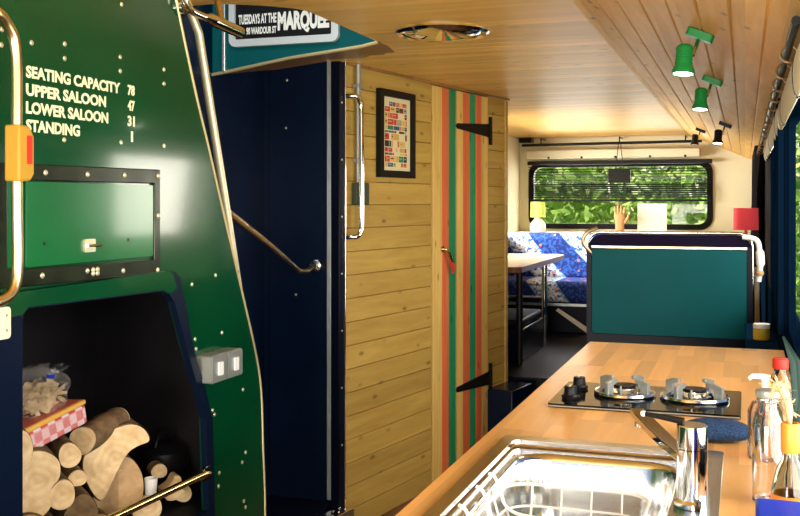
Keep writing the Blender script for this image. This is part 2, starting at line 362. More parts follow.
# right wall: panel below the windows, rail above, deep posts between
struct(MB().box((XR, -1.3, FZ), (XR+.07, YR, .93)).box((XR, -1.3, 1.66), (XR+.07, YR, 1.99)).build('wall_right', M['navymatte']))
for i, (a, b) in enumerate(((-1.3, -1.1), (1.0, 1.06), (3.46, 3.95), (5.0, 5.3), (8.6, YR))):
    struct(bx((XR, a, .93), (XR+.025, b, 1.66)).build('wall_right', M['navymatte']))
struct(bx((XR, 5.3, .93), (XR+.025, 8.6, 1.66)).build('wall_right', M['curtain']))
for k, (a, z0) in enumerate(((3.46, .0), (3.66, .0), (3.9, .0))):
    struct(bx((XR-.02, a, .93), (XR+.005, a+.05, 1.70)).build('trim', M['navymatte'], bevel=.003))
for i, (a, b) in enumerate(((-1.1, 1.0), (1.06, 3.46), (3.95, 5.0))):
    wf = struct(MB().plate(rrect(a, .93, b, 1.66, .02), [rrect(a+.025, .955, b-.025, 1.635, .07)], lambda p, q, t: (XR+.012+t, p, q), 0, .022).build('window_%d' % (i+2), M['navymatte'], smooth=False))
    bx((XR+.02, a+.02, .95), (XR+.025, b-.02, 1.64)).build('pane', M['pan'], wf)
# rear wall with rounded window
wo = rrect(-1.95, 1.13, -.29, 1.735, .1, 8)
struct(MB().plate([(XL, .3), (XR, .3), (XR, 2.0), (XL, 2.0)], [wo], lambda a, b, t: (a, YR+t, b), 0, .08).build('wall_rear', M['cream'], smooth=False))
wf = struct(MB().plate(rrect(-1.965, 1.115, -.275, 1.75, .11, 8), [rrect(-1.915, 1.165, -.325, 1.7, .08, 8)], lambda a, b, t: (a, YR+t, b), -.02, .05).build('window_1', M['rubber'], bevel=.008))
bx((-1.93, YR+.03, 1.15), (-.31, YR+.035, 1.72)).build('pane', M['pan'], wf)
lw = (6.9, 1.1, 8.75, 1.72)  # unseen left window, added to let light into the lounge
struct(MB().plate([(4.1, FZ), (YR, FZ), (YR, 2.0), (4.1, 2.0)], [rrect(*lw, .08)], lambda a, b, t: (XL-t, a, b), 0, .06).build('wall_left', M['cream'], smooth=False))
wf = struct(MB().plate(rrect(lw[0]-.015, lw[1]-.015, lw[2]+.015, lw[3]+.015, .09), [rrect(lw[0]+.03, lw[1]+.03, lw[2]-.03, lw[3]-.03, .06)], lambda a, b, t: (XL-t, a, b), -.01, .05).build('window_5', M['rubber'], smooth=False))  # unseen left window, added to let light into the lounge
bx((XL-.035, lw[0]+.01, lw[1]+.01), (XL-.03, lw[2]-.01, lw[3]-.01)).build('pane', M['pan'], wf)
struct(bx((XL-.06, 1.2, FZ), (XL, 4.1, 2.9)).build('wall_left', M['navy']))
# blue bulkhead behind the stairs, with its seam strip and post
struct(bx((XL, 4.08, FZ), (-1.665, 4.13, 2.0)).build('wall_bulkhead', M['navy']))
struct(bx((XL, 4.065, .1), (XL+.02, 4.08, 1.95)).build('trim', M['navy']))
struct(bx((-1.745, 4.064, .05), (-1.722, 4.08, 1.99)).build('trim', M['alu'], bevel=.003))
post = MB().box((-.05, -.045, .02), (-.004, -.004, CZ)).build('trim', M['navy_dark'], bevel=.004); struct(place_w(post))
tag(post, kind='structure')
edge = MB().tube([(0, -.002, .05), (0, -.002, CZ)], .0025).build('trim', M['chrome']); struct(place_w(edge))
# pine partition with horizontal boards, its return and the back
mb = MB()
for i in range(-1, 20):
    a, b = max(FZ, i*.104), min((i+1)*.104, CZ)
    for y0, y1 in ((0, .815), (1.515, 1.811)):
        if b-a > .01: mb.box((-.02, y0, a+.0015), (0, y1, b-.0015))
o = mb.build('wall_partition', M['woodwall'], bevel=.002, smooth=False); struct(place_w(o))
o = MB().box((-.05, 0, FZ), (-.012, 1.811, CZ)).box((-.05, .81, FZ), (-.004, .822, CZ)).box((-.05, 1.508, FZ), (-.004, 1.518, CZ)).build('wall_partition', M['soffit']); struct(place_w(o))
p1 = wpt(1.811, 0); struct(bx((XL, p1.y-.05, FZ), (p1.x-.003, p1.y-.003, CZ)).build('wall_partition', M['woodwall']))
# door of upright boards
door = MB(); db = [.826, .926, 1.007, 1.091, 1.177, 1.266, 1.344, 1.424, 1.506]; dm = [0, 1, 2, 0, 1, 2, 1, 0]
for a, b, k in zip(db, db[1:], dm): door.box((-.02, a+.001, FZ+.005), (.006, b-.001, 1.962), k)
do = door.build('door_1', [M['doorwood'], M['doorred'], M['doorgreen']], bevel=.0025, smooth=False); struct(place_w(do)); R = do
for z in (1.773, .36):
    h = MB().plate([(1.546, z-.05), (1.546, z+.05), (1.508, z+.05*.75), (1.1, z+.014), (1.086, z), (1.1, z-.014), (1.508, z-.05*.75)], [], lambda a, b, t: (t, a, b), .006, .012)
    h.box((0, 1.53, z-.08), (.012, 1.556, z+.08)); h.tube([(.012, 1.526, z-.052), (.012, 1.526, z+.052)], .007)
    hb = h.build('hinge', M['iron'], do, local=True, bevel=.001)
hd = MB().tube([(.006, .925, 1.12), (.02, .93, 1.12), (.032, .955, 1.1), (.034, .985, 1.05), (.03, 1.0, 1.0)], [.006, .008, .01, .011, .007]).lathe([(.0, 0), (.018, 0), (.016, .008), (0, .01)], (.006, .925, 1.12), axis=(1, 0, 0)).build('handle', M['brass'], do, local=True)
MB().tube([(.03, .975, 1.07), (.036, .99, 1.03), (.033, 1.0, .99)], [.009, .012, .006]).build('handle_grip', M['red'], hd, local=True)
struct(place_w(bx((.0, -.002, CZ-.012), (.012, 1.811, CZ)).build('trim', M['soffit'], bevel=.002)))
# green stair panel with log store opening
edge_pts = [(1.85, 2.6), (2.1, 2.02), (2.165, 1.864), (2.261, 1.638), (2.327, 1.5), (2.412, 1.314), (2.509, 1.11), (2.588, .936), (2.626, .814), (2.639, .636), (2.652, .439), (2.652, FZ)]
nook = [(1.586, .56), (2.296, .56), (2.28, .8), (2.245, .88), (2.187, .995), (2.13, 1.118), (2.107, 1.138), (2.071, 1.149), (1.606, 1.155), (1.59, 1.148), (1.586, 1.13)]
nook_big = [(1.56, .54), (2.312, .54), (2.296, .81), (2.258, .895), (2.2, 1.0), (2.145, 1.12), (2.11, 1.155), (2.075, 1.165), (1.6, 1.17), (1.56, 1.15)]
sp = struct(MB().plate([(.2, FZ), (.2, 2.6)]+edge_pts, [nook_big], onG, -.012, 0).build('wall_stair', M['green'], smooth=False))
MB().tube(smoothpath([(G, a, b) for a, b in edge_pts], 4), .0035, 8).build('edge_trim', M['gold'], sp)
rv = None
for a, b in [(1.55,1.69),(1.548,1.66),(1.633,1.677),(1.735,1.69),(1.735,1.66),(1.93,1.69),(1.93,1.658),(1.935,1.81),(2.11,1.684),(2.11,1.65),(1.733,1.491),(1.933,1.497),(2.11,1.499),
             (2.24,1.152),(2.36,1.167),(2.26,.985),(2.395,1.01),(2.27,.875),(2.345,.81),(2.355,.797),(2.515,.835),(2.53,.655),(2.51,.632),(2.38,.635),(2.376,.6),(2.52,.52),(2.53,.5),(2.255,1.01),(1.72,2.0),(2.0,1.95)]:
    if rv is None:
        rv = MB().lathe([(.0055, 0), (.0055, .001), (.004, .0025), (.0, .003)], axis=(1, 0, 0), n=10).build('rivet', M['rivet'], sp, local=True); rv.location = (G, a, b)
    else: copy_part(rv, (G, a, b), sp)
for i, (a, n_) in enumerate((('SEATING CAPACITY', '78'), ('UPPER SALOON', '47'), ('LOWER SALOON', '31'), ('STANDING', '1'))):
    z = 1.631-i*.0353; w_ = (.313, .26, .268, .168)[i]
    text_mesh(a, 1.617, z-.0245, 1.617+w_, z, onG, .04).build('lettering', M['letter'], sp, smooth=False)
    x1 = 1.987; text_mesh(n_, x1-(.028 if i < 3 else .015), z-.0245, x1-(0 if i < 3 else .007), z, onG, .04).build('lettering', M['letter'], sp, smooth=False)
# teal fascia above the stair foot, gold edge, timber soffit
fl_ = [(-2.05, 1.882), (-1.992, 1.89), (-1.703, 1.934), (-1.489, 1.955), (-1.40, 1.964), (-1.331, 1.977)]
struct(MB().plate(fl_+[(-1.331, 1.99), (-1.331, 2.8), (-2.05, 2.8)], [], lambda a, b, t: (a, 3.6+t, b), 0, .02).build('wall_fascia', M['teal'], smooth=False))
MBt = tb([(a, 3.598, b) for a, b in fl_], .007, 8).build('trim', M['gold']); struct(MBt)
struct(bx((-2.0, 3.585, 1.89), (-1.985, 3.6, 2.8)).build('trim', M['alu'], bevel=.003))
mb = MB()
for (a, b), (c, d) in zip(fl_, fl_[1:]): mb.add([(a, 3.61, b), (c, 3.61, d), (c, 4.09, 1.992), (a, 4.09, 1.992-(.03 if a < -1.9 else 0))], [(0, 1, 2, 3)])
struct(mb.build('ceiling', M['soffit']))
# threshold of chequer plate
mb = MB().box((-.02, -.62, FZ), (.05, -.01, .03))
for i in range(12):
    for k in range(2): mb.lathe([(.007, .03), (.005, .034), (0, .035)], (k*.028, -.05-i*.05, 0), 8, sx=.6, sy=1.3)
struct(place_w(mb.build('trim', M['steel'], bevel=.003)))
struct(bx((XL, 2.4, FZ), (-1.72, 4.08, .04)).build('floor', M['navy_dark']))
# exterior ground
struct(bx((-30, -20, -.6), (30, 60, -.5)).build('ground', M['grass']))

# ------------------------------------------------------------------ foliage seen through the windows
def foliage(name, n, region, label, seed, mats, big=1):
    rnd = random.Random(seed); mb = MB(); (x0, x1), (y0, y1), (z0, z1) = region
    for i in range(n):
        c = Vector((rnd.uniform(x0, x1), rnd.uniform(y0, y1), rnd.uniform(z0, z1))); s_ = rnd.uniform(.05, .13)*big
        a = Vector((rnd.gauss(0, 1), rnd.gauss(0, 1), rnd.gauss(0, 1))).normalized(); b = a.orthogonal().normalized(); n_ = a.cross(b)
        mb.add([c-a*s_, c+b*s_*.45+n_*s_*.1, c+a*s_, c-b*s_*.45+n_*s_*.1], [(0, 1, 2, 3)], rnd.random() < .4)
    return tag(mb.build(name, mats, smooth=False), label, 'foliage', kind='stuff')
foliage('hedge_foliage', 9000, ((-5.5, .7), (12.2, 14.5), (-.4, 3.6)), 'sunlit green leaves seen through the rear window', 3, [M['leaf'], M['leaf2']])
foliage('tree_foliage', 10000, ((-12, .6), (16, 20), (-.4, 7)), 'taller trees behind the hedge beyond the rear window', 5, [M['leaf'], M['leaf2']], 2.6)
foliage('hedge_foliage', 9000, ((.9, 2.6), (6, 40), (-.4, 3.2)), 'green leaves seen through the right side window', 4, [M['leaf'], M['leaf2']])

# ------------------------------------------------------------------ green panel fittings
t = empty('storage_hatch', (G, 1.8, 1.2), 'green storage hatch in dark screwed metal frame under the capacity lettering', 'hatch')
MB().plate([(1.5, 1.198), (2.082, 1.19), (2.082, 1.44), (1.5, 1.436)], [[(1.556, 1.232), (2.058, 1.225), (2.058, 1.406), (1.556, 1.404)]], onG, 0, .008).build('frame', M['darkframe'], t, bevel=.002, smooth=False)
MB().plate(rrect(1.61, 1.234, 2.054, 1.402, .004), [], onG, .001, .006).build('flap', M['green_flap'], t, bevel=.002, smooth=False)
MB().plate(rrect(1.558, 1.236, 1.604, 1.402, .004), [], onG, .001, .005).build('side_panel', M['green_flap'], t, bevel=.002, smooth=False)
lt = MB().plate(rrect(1.788, 1.255, 1.824, 1.283, .003), [], onG, .006, .012).build('latch', M['rivet'], t, bevel=.001)
MB().tube([(G+.014, 1.795, 1.269), (G+.02, 1.81, 1.269), (G+.02, 1.832, 1.2685)], .003, 8).build('latch_lever', M['chrome'], lt)
for a, b in ((1.664, 1.278), (1.953, 1.276)): MB().lathe([(.004, 0), (.004, .0015)], (G+.005, a, b), 10, axis=(1, 0, 0)).build('keyhole', M['black'], t)
sc_ = None
for a, b in ((1.665,1.421),(1.8,1.421),(1.935,1.423),(2.072,1.425),(2.072,1.33),(2.07,1.2),(1.93,1.207),(1.8,1.215),(1.655,1.215),(1.82,1.208),(1.82,1.216),(1.835,1.208),(1.835,1.216),(1.565,1.42)):
    m_ = MB().lathe([(.006, 0), (.006, .001), (.004, .003), (0, .0035)], (G+.008, a, b), 10, axis=(1, 0, 0))
    m_.build('screw', M['rivet'], t)
# grab rail with bell push
t = empty('grab_rail', (G+.06, 1.52, 1.2), 'curved worn metal grab rail with a yellow bell push at the left edge', 'grab rail')
tb(smoothpath([(G, 1.40, 1.70), (G+.03, 1.42, 1.71), (G+.06, 1.461, 1.705), (G+.06, 1.496, 1.685), (G+.06, 1.517, 1.64), (G+.06, 1.519, 1.5), (G+.06, 1.520, 1.36), (G+.06, 1.522, 1.25), (G+.06, 1.513, 1.205), (G+.06, 1.486, 1.185), (G+.05, 1.45, 1.18), (G, 1.41, 1.18)], 6), .0105, 14).build('tube', M['bronze'], t)
b_ = MB().plate([(1.504, 1.40), (1.534, 1.40), (1.546, 1.415), (1.546, 1.485), (1.534, 1.503), (1.504, 1.505)], [], onG, .044, .078).build('bell_push', M['yellow'], t, bevel=.004)
MB().plate(rrect(1.525, 1.432, 1.537, 1.485, .002), [], onG, .0775, .081).build('bell_button', M['red'], b_)
t = MB().plate(rrect(1.49, 1.105, 1.545, 1.165, .008), [rrect(1.532, 1.118, 1.538, 1.124, .002), rrect(1.532, 1.146, 1.538, 1.152, .002)], onG, .0202, .025).build('mounting_plate', M['letter'], bevel=.001, loc=(G, 1.52, 1.1), smooth=False)
tag(t, 'small cream plate with two holes under the curved grab rail', 'plate')
# log store: moulded surround and box behind the panel
t = empty('log_store', (G, 1.9, .3), 'dark log store recess with rounded surround below the green hatch', 'log store')
outer = [(1.50, .3), (2.33, .3), (2.327, .535), (2.316, .79), (2.281, .875), (2.221, .987), (2.178, 1.118), (2.155, 1.178), (2.13, 1.192), (2.093, 1.196), (1.50, 1.188)]
MB().plate(outer, [nook], onG, .0005, .018).build('surround', M['navydeep'], t, smooth=False)
MB().plate([(2.14, 1.15), (2.12, 1.19), (2.093, 1.196), (1.50, 1.188), (1.50, 1.14), (1.585, 1.145), (1.60, 1.158), (2.075, 1.152), (2.11, 1.14)], [], onG, .0182, .0195).build('top_panel', M['green'], t, smooth=False)
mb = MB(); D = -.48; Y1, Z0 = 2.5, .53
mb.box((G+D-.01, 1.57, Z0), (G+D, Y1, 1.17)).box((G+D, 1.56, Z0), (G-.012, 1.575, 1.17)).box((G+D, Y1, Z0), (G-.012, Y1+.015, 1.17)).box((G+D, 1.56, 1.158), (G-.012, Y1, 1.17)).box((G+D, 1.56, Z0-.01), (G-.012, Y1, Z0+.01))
mb.build('liner', M['near_black'], t, smooth=False)  # near-black liner, tone mottled at random
# logs
def log(a, b, x, r, length, yaw, label, shape=None, pitch=0, mat_end='endgrain', bark='bark', lumpy=.08, seed=0):
    """log with its near end centred at (x, a, b); axis runs back into the store. shape: list of (u, v) outline in units of r"""
    rnd = random.Random(seed+int(a*1000)); n = 26
    if shape is None: shape = [(math.cos(2*PI*k/n), math.sin(2*PI*k/n)) for k in range(n)]
    elif lumpy == 0:
        L0 = shape; k0 = len(L0); shape = []
        for i in range(k0):
            p0, p1, p2, p3 = [Vector((*L0[(i+j) % k0], 0)) for j in (-1, 0, 1, 2)]
            for q_ in range(4):
                t_ = q_/4; v_ = .5*(2*p1+(p2-p0)*t_+(2*p0-5*p1+4*p2-p3)*t_*t_+(3*p1-p0-3*p2+p3)*t_**3); shape.append((v_.x, v_.y))
    ph = rnd.uniform(0, 6)
    sh = []
    for i, (u_, v_) in enumerate(shape):
        an = math.atan2(v_, u_); q = 1+lumpy*math.sin(2*an+ph)+lumpy*.5*math.sin(3*an+2*ph)
        sh.append((u_*r*q, v_*r*q))
    o = MB(); k = len(sh)
    vv = [(u_, v_, 0.0) for u_, v_ in sh]+[(u_*1.02, v_*1.02, -length) for u_, v_ in sh]
    o.add(vv, [tuple(range(k)), tuple(range(2*k-1, k-1, -1))]+[(i, k+i, k+(i+1) % k, (i+1) % k) for i in range(k)])
    ob = o.build('log', M[mat_end], local=True)
    d = Vector((math.cos(yaw)*math.cos(pitch), -math.sin(yaw)*math.cos(pitch), math.sin(pitch)))       # the way the sawn end looks
    rt = Vector((0, 0, 1)).cross(d).normalized(); up = d.cross(rt)
    ob.matrix_world = Matrix(((rt.x, up.x, d.x, x), (rt.y, up.y, d.y, a), (rt.z, up.z, d.z, b), (0, 0, 0, 1)))
    tag(ob, label, 'log', 'firewood in the log store')
    if bark:
        m_ = MB(); vv = [(u_*1.035, v_*1.035, -.004) for u_, v_ in sh]+[(u_*1.055, v_*1.055, -length+.004) for u_, v_ in sh]
        keep = [i for i in range(k) if (shape[i][0]**2+shape[i][1]**2) > .5 and (shape[(i+1) % k][0]**2+shape[(i+1) % k][1]**2) > .5]
        m_.add(vv, [(i, k+i, k+(i+1) % k, (i+1) % k) for i in keep])
        m_.build('bark', M[bark], ob, local=True)
    return ob
crescent = [(-.4, -1.02), (-.75, -.5), (-.86, .1), (-.6, .52), (-.05, .86), (.42, .95), (.78, .8), (.95, .45), (.62, .33), (.36, .18), (.1, -.2), (-.15, -.68)]
lobed = [(-.1, -.95), (-.4, -.75), (-.45, -.35), (-.62, .05), (-.6, .55), (-.2, .88), (.25, .85), (.6, .55), (.62, .1), (.4, -.2), (.42, -.6), (.2, -.9)]
block = [(-.75, -.95), (-.85, -.2), (-.5, .5), (-.05, .92), (.45, .85), (.82, .3), (.9, -.35), (.7, -.95), (.1, -1.05)]
chip = [(-.5, -.9), (-.9, -.1), (-.3, .3), (.1, .9), (.55, .75), (.7, -.2), (.95, -.4), (.4, -.9)]
YW = math.radians(40)
log(2.062, .736, -1.44, .088, .17, YW, 'largest crescent-shaped pale split log at the middle of the woodpile', crescent, lumpy=0)
log(2.125, .66, -1.475, .07, .17, YW, 'rounded split log with torn tan face right of the crescent log', block, mat_end='splitwood', lumpy=0)
log(1.79, .752, -1.45, .078, .17, YW, 'pale two-lobed sawn log at the left of the pile', lobed, lumpy=0)
log(1.903, .786, -1.45, .0265, .17, YW, 'small oval log end under the checked tin')
log(1.735, .836, -1.46, .04, .17, YW, 'orange-brown log end half hidden by the left rim of the store')
log(1.876, .703, -1.45, .031, .17, YW, 'small round log end low between two big logs, left of its tiny neighbour')
log(1.934, .726, -1.452, .02, .17, YW, 'tiniest round log end beside the crescent log')
log(1.98, .8, -1.475, .034, .15, math.radians(88), 'round log lying crosswise with its brown bark side showing above the crescent log', pitch=-.12)
log(1.935, .645, -1.447, .046, .17, YW, 'grey weathered log low in the pile below the two small log ends', block, mat_end='ashend' if 'ashend' in M else 'bark', lumpy=0)
log(1.758, .655, -1.447, .04, .17, YW, 'brown log end at the bottom left corner of the pile', mat_end='splitwood')
log(1.84, .62, -1.447, .028, .17, YW, 'tan log end cut by the bottom edge of the picture')
log(2.325, .6, -1.44, .034, .04, YW, 'pale angular split piece below the brass rail, right of the pile', chip, bark=None, lumpy=0)
log(2.31, .645, -1.475, .02, .04, YW, 'small pale wood stub just above the right end of the brass rail')
log(2.2, .582, -1.44, .036, .17, YW, 'pinkish sawn log end under the brass rail')
log(2.37, .572, -1.44, .024, .04, YW, 'small brown log end at the lower right of the store')
log(2.04, .578, -1.47, .033, .17, YW, 'low log under the crescent log, mostly behind the brass rail', mat_end='splitwood')
# brass rail
t = empty('log_rail', (G+.02, 2.05, .66), 'brass rail across the front of the log store', 'rail')
tb([(G+.022, 1.60, .672), (G+.022, 2.27, .663)], .0095, 14).build('bar', M['brass'], t)
for y in (1.6, 2.275):
    MB().plate(rrect(y-.018, .645, y+.016, .682, .012), [], lambda a, b, t_: (G+.0185+t_, a, b), 0, .008).tube([(G+.022, y, .664), (G+.036, y, .664)], .004).build('bracket', M['steel'], t, bevel=.001)
# checked tin, bag of kindling, kettle, cup
t = empty('biscuit_tin', (-1.47, 1.86, .838), 'red checked tin with a yellow lid edge lying on the logs', 'tin', rz=0); t.rotation_euler = (math.radians(9), math.radians(-4), math.radians(-4))
bx((-.115, -.085, -.014), (.0, .125, .03)).build('body', M['gingham'], t, bevel=.004, local=True)
ld = bx((-.118, -.088, .0302), (.003, .128, .042)).build('lid', M['lidyellow'], t, bevel=.004, local=True)
bx((-.112, -.082, .0422), (-.003, .122, .0432)).build('lid_panel', M['pink'], ld, bevel=.0005, local=True)
t = empty('kindling_bag', (-1.53, 1.9, .9), 'clear crinkled bag of wood shavings with a blue tie on top of the tin', 'bag')
def blob(mb, c, r, sq, amp, seed, n=26, m=16, mi=0):
    rnd = random.Random(seed); w_ = [(rnd.uniform(2, 6), rnd.uniform(2, 6), rnd.uniform(0, 6)) for _ in range(5)]
    prof = []; vv = []; fs = []
    for i in range(m+1):
        th = PI*i/m
        for k in range(n):
            ph = 2*PI*k/n; q = 1+sum(amp*math.sin(a*th+round(b)*ph+c_) for a, b, c_ in w_)
            vv.append((c[0]+r*sq[0]*q*math.sin(th)*math.cos(ph), c[1]+r*sq[1]*q*math.sin(th)*math.sin(ph), c[2]-r*sq[2]*q*math.cos(th)))
    for i in range(m):
        for k in range(n): fs.append((i*n+k, i*n+(k+1) % n, (i+1)*n+(k+1) % n, (i+1)*n+k))
    return mb.add(vv, fs, mi)
blob(MB(), (-1.525, 1.89, .93), .075, (.85, 1.0, .7), .05, 5).build('film', M['cellophane'], t)
mb = MB(); rnd = random.Random(21)
for k in range(170):
    q = Vector((rnd.gauss(0, 1), rnd.gauss(0, 1), rnd.gauss(0, 1))).normalized()*rnd.uniform(.5, 1); q = Vector((-1.525+q.x*.05, 1.89+q.y*.06, .918+q.z*.034))
    a_ = Vector((rnd.gauss(0, 1), rnd.gauss(0, 1), rnd.gauss(0, .6))).normalized(); b_ = a_.orthogonal().normalized(); l_ = rnd.uniform(.008, .02); w_ = rnd.uniform(.003, .006)
    mb.add([q-a_*l_-b_*w_, q+a_*l_-b_*w_, q+a_*l_+b_*w_, q-a_*l_+b_*w_, q-a_*l_+a_.cross(b_)*.003], [(0, 1, 2, 3), (0, 3, 4)])
mb.build('shavings', M['shavings'], t, smooth=False)
mb = MB()
for k in range(9):
    an = k*.7; mb.add([(-1.48, 1.86, .97), (-1.48+.055*math.cos(an), 1.86+.055*math.sin(an), .995), (-1.48+.05*math.cos(an+.5), 1.86+.05*math.sin(an+.5), .99)], [(0, 1, 2)])
mb.build('gathered_neck', M['cellophane'], t, smooth=False)
MB().lathe([(.008, -.004), (.01, 0), (.008, .004)], (-1.465, 1.855, .973), 12).build('tie', M['blue'], t)
t = empty('kettle', (-1.53, 2.42, .6), 'small black kettle at the right of the log store', 'kettle')
MB().lathe([(0, 0), (.05, .002), (.062, .03), (.056, .07), (.03, .09), (0, .095)], (-1.53, 2.42, .6)).build('body', M['black'], t)
tb(arc((2.42, .68), .045, 10, 170, 10, lambda a, b: (-1.53, a, b)), .005).build('handle', M['black'], t)
tb([(-1.5, 2.37, .63), (-1.48, 2.33, .66)], [.014, .008]).build('spout', M['black'], t)
bx((-1.62, 2.36, .541), (-1.495, 2.48, .599)).build('firebrick', M['near_black'], bevel=.004, loc=(-1.53, 2.42, .54)); tag(bpy.data.objects['firebrick'], 'dark brick under the black kettle', 'brick')
t = tag(MB().lathe([(0, 0), (.014, 0), (.017, .04), (.015, .04), (.012, .004), (0, .004)], (-1.43, 2.2, .62), 20).build('cup', M['white'], loc=(-1.43, 2.2, .62)), 'little white cup between the torn split log and the kettle', 'cup')
# switches
t = empty('light_switch', (G, 2.39, .9), 'twin grey metal light switch box on the green panel', 'switch')
MB().plate(rrect(2.262, .895, 2.344, .967, .006), [], onG, .0005, .042).build('back_box', M['grey'], t, bevel=.003)
MB().plate(rrect(2.346, .895, 2.428, .967, .006), [], onG, .0005, .042).build('back_box', M['grey'], t, bevel=.003)
for y in (2.303, 2.387):
    f_ = MB().plate(rrect(y-.039, .897, y+.039, .965, .006), [], onG, .0425, .046).build('face_plate', M['grey'], t, bevel=.001)
    MB().plate(rrect(y-.011, .913, y+.011, .948, .003), [], onG, .0465, .051).build('rocker', M['white'], f_, bevel=.0015)
# pole, stair hand rail, chrome tube
t = empty('stair_pole', (-1.37, 2.3, 1.2), 'leaning cream-lit metal pole along the edge of the green stair panel', 'pole')
tb([(-1.365, 2.18, 1.975), (-1.365, 2.325, 1.81), (-1.365, 2.475, 1.34), (-1.365, 2.58, 1.0), (-1.365, 2.6, .6), (-1.365, 2.6, .045)], .0115, 14).build('tube', M['satin'], t)
t = empty('stair_handrail', (-1.6, 3.2, 1.1), 'thin diagonal metal handrail running down to the blue bulkhead', 'handrail')
tb(smoothpath([(-1.375, 2.47, 1.345), (-1.6, 3.2, 1.215), (-1.80, 3.85, 1.09), (-1.825, 3.96, 1.065), (-1.815, 4.03, 1.065), (-1.805, 4.06, 1.078)], 6), .0115).build('bar', M['bronze'], t)
MB().lathe([(0, 0), (.028, 0), (.028, .006), (.016, .012), (0, .012)], (-1.805, 4.079, 1.08), axis=(0, -1, 0)).build('wall_flange', M['steel'], t)
t = empty('grab_tube', (G, 2.3, 1.83), 'short shiny chrome tube sticking out above the stair pole', 'grab tube')
tb(smoothpath([(G+.02, 2.15, 1.95), (G+.02, 2.17, 1.88), (G+.02, 2.2, 1.845), (G+.02, 2.3, 1.838), (G+.02, 2.46, 1.83)], 6), [.009]*18+[.016]*7, 14).build('tube', M['chrome'], t)
MB().lathe([(0, 0), (.02, 0), (.02, .012), (0, .012)], (G-.0, 2.19, 1.85), axis=(1, 0, 0)).build('clamp', M['chrome'], t)
tb([(G+.02, 2.36, 1.838), (G-.03, 2.4, 1.975)], .009).build('stay', M['bronze'], t)
# bulkhead fittings
br = None
bulk = [o for o in bpy.data.objects if o.name.startswith('wall_bulkhead')][0]
for a, b in ((-1.944, 1.912), (-1.949, 1.697), (-1.9, .95), (-1.71, 1.6), (-1.71, 1.3), (-1.71, 1.0), (-1.71, .7), (-1.71, .4)):
    MB().lathe([(.006, 0), (.005, .002), (0, .003)], (a, 4.079 if a < -1.8 else 4.0635, b), 10, axis=(0, -1, 0)).build('rivet', M['rivet'], bulk)
for z in (.3, .55, .8, 1.05, 1.3, 1.55, 1.8):
    MB().lathe([(.005, 0), (.004, .002), (0, .003)], (-.004, -.025, z), 10, axis=(1, 0, 0)).build('rivet', M['rivet'], post, local=True)
tag(MB().lathe([(0, 0), (.033, 0), (.03, .012), (.022, .016), (0, .016)], (XL+.001, 3.72, .95), axis=(1, 0, 0)).build('round_socket', M['black'], loc=(XL, 3.72, .95)), 'black round socket low on the blue wall beside the stair handrail', 'socket')
# framed gig poster on the teal fascia
def onF(a, b, t): return (a, 3.6-t, b)
t = empty('framed_poster', (-1.73, 3.598, 2.0), 'black gig poster in a rounded silver frame on the teal panel', 'poster')
MB().plate(rrect(-1.965, 1.987, -1.488, 2.55, .03), [rrect(-1.938, 2.016, -1.518, 2.52, .006)], onF, .001, .02).build('frame', M['silver'], t, bevel=.005)
pp = bx((-1.94, 3.59, 2.02), (-1.515, 3.598, 2.53)).build('print', M['black'], t)
text_mesh('TUESDAYS AT THE', -1.925, 2.076, -1.757, 2.116, lambda a, b, c: (a, 3.5895-c, b), .035).build('lettering', M['paper'], pp, smooth=False)
text_mesh('90 WARDOUR ST', -1.89, 2.034, -1.757, 2.063, lambda a, b, c: (a, 3.5895-c, b), .035).build('lettering', M['paper'], pp, smooth=False)
text_mesh('MARQUEE', -1.751, 2.03, -1.53, 2.118, lambda a, b, c: (a, 3.5895-c, b), .055).build('lettering', M['paper'], pp, smooth=False)
bx((-1.75, 3.5888, 2.135), (-1.62, 3.5898, 2.16)).build('red_band', M['red'], pp)
# grab handle, conduit and junction box at the left end of the pine wall
t = wempty('conduit', .075, 0, 'grey conduit pipe down the left end of the pine wall above the junction box', 'pipe')
tb([(.018, 0, 1.452), (.018, 0, CZ-.002)], .012).build('pipe', M['grey'], t, local=True)
for z in (1.55, 1.88): MB().box((.001, -.02, z-.01), (.031, .02, z+.01)).build('clip', M['grey'], t, local=True, bevel=.002)
tag(place_w(bx((.0005, -.055, 0), (.03, .055, .1)).build('junction_box', M['boxgreen'], bevel=.006), .1, 1.351), 'small grey-green junction box on the pine wall under the conduit pipe', 'junction box')
t = wempty('grab_bar', .0, 1.2, 'upright chrome grab handle at the left end of the pine wall', 'handle')
tb(smoothpath([(.002, .004, .63), (.025, .008, .63), (.042, .018, .628), (.05, .035, .61), (.052, .046, .57), (.052, .048, .4), (.052, .048, .2), (.052, .048, .07), (.05, .038, .03), (.042, .02, .012), (.025, .008, .01), (.002, .004, .01)], 6), .0125, 14).build('tube', M['chrome'], t, local=True)
# framed print with many small stamps
t = wempty('framed_picture', .43, 1.48, 'framed print of many small coloured tickets hanging on the pine wall', 'picture')
MB().plate(rrect(-.17, 0, .17, .412, .002), [rrect(-.137, .033, .137, .379, .001)], lambda a, b, c: (c, a, b), .001, .026).build('frame', M['black'], t, bevel=.002, local=True, smooth=False)
bx((.002, -.14, .03), (.012, .14, .382)).build('mount', M['mat'], t, local=True)
rnd = random.Random(11); mb = MB()
z = .362
while z > .055:
    hh = rnd.uniform(.014, .036); y = -.108
    while y < .106:
        ww = min(rnd.uniform(.016, .06), .108-y)
        if rnd.random() < .87:
            mb.box((.012, y, z-hh), (.0126, y+ww-.004, z-.004), rnd.choice([0, 0, 1, 2, 3, 3, 4, 4, 5, 6, 7, 8, 8]))
            if hh > .02 and ww > .025: mb.box((.0126, y+.004, z-hh*.6), (.0129, y+ww*.6, z-hh*.4), rnd.choice([2, 3, 5, 7]))
        y += ww
    z -= hh
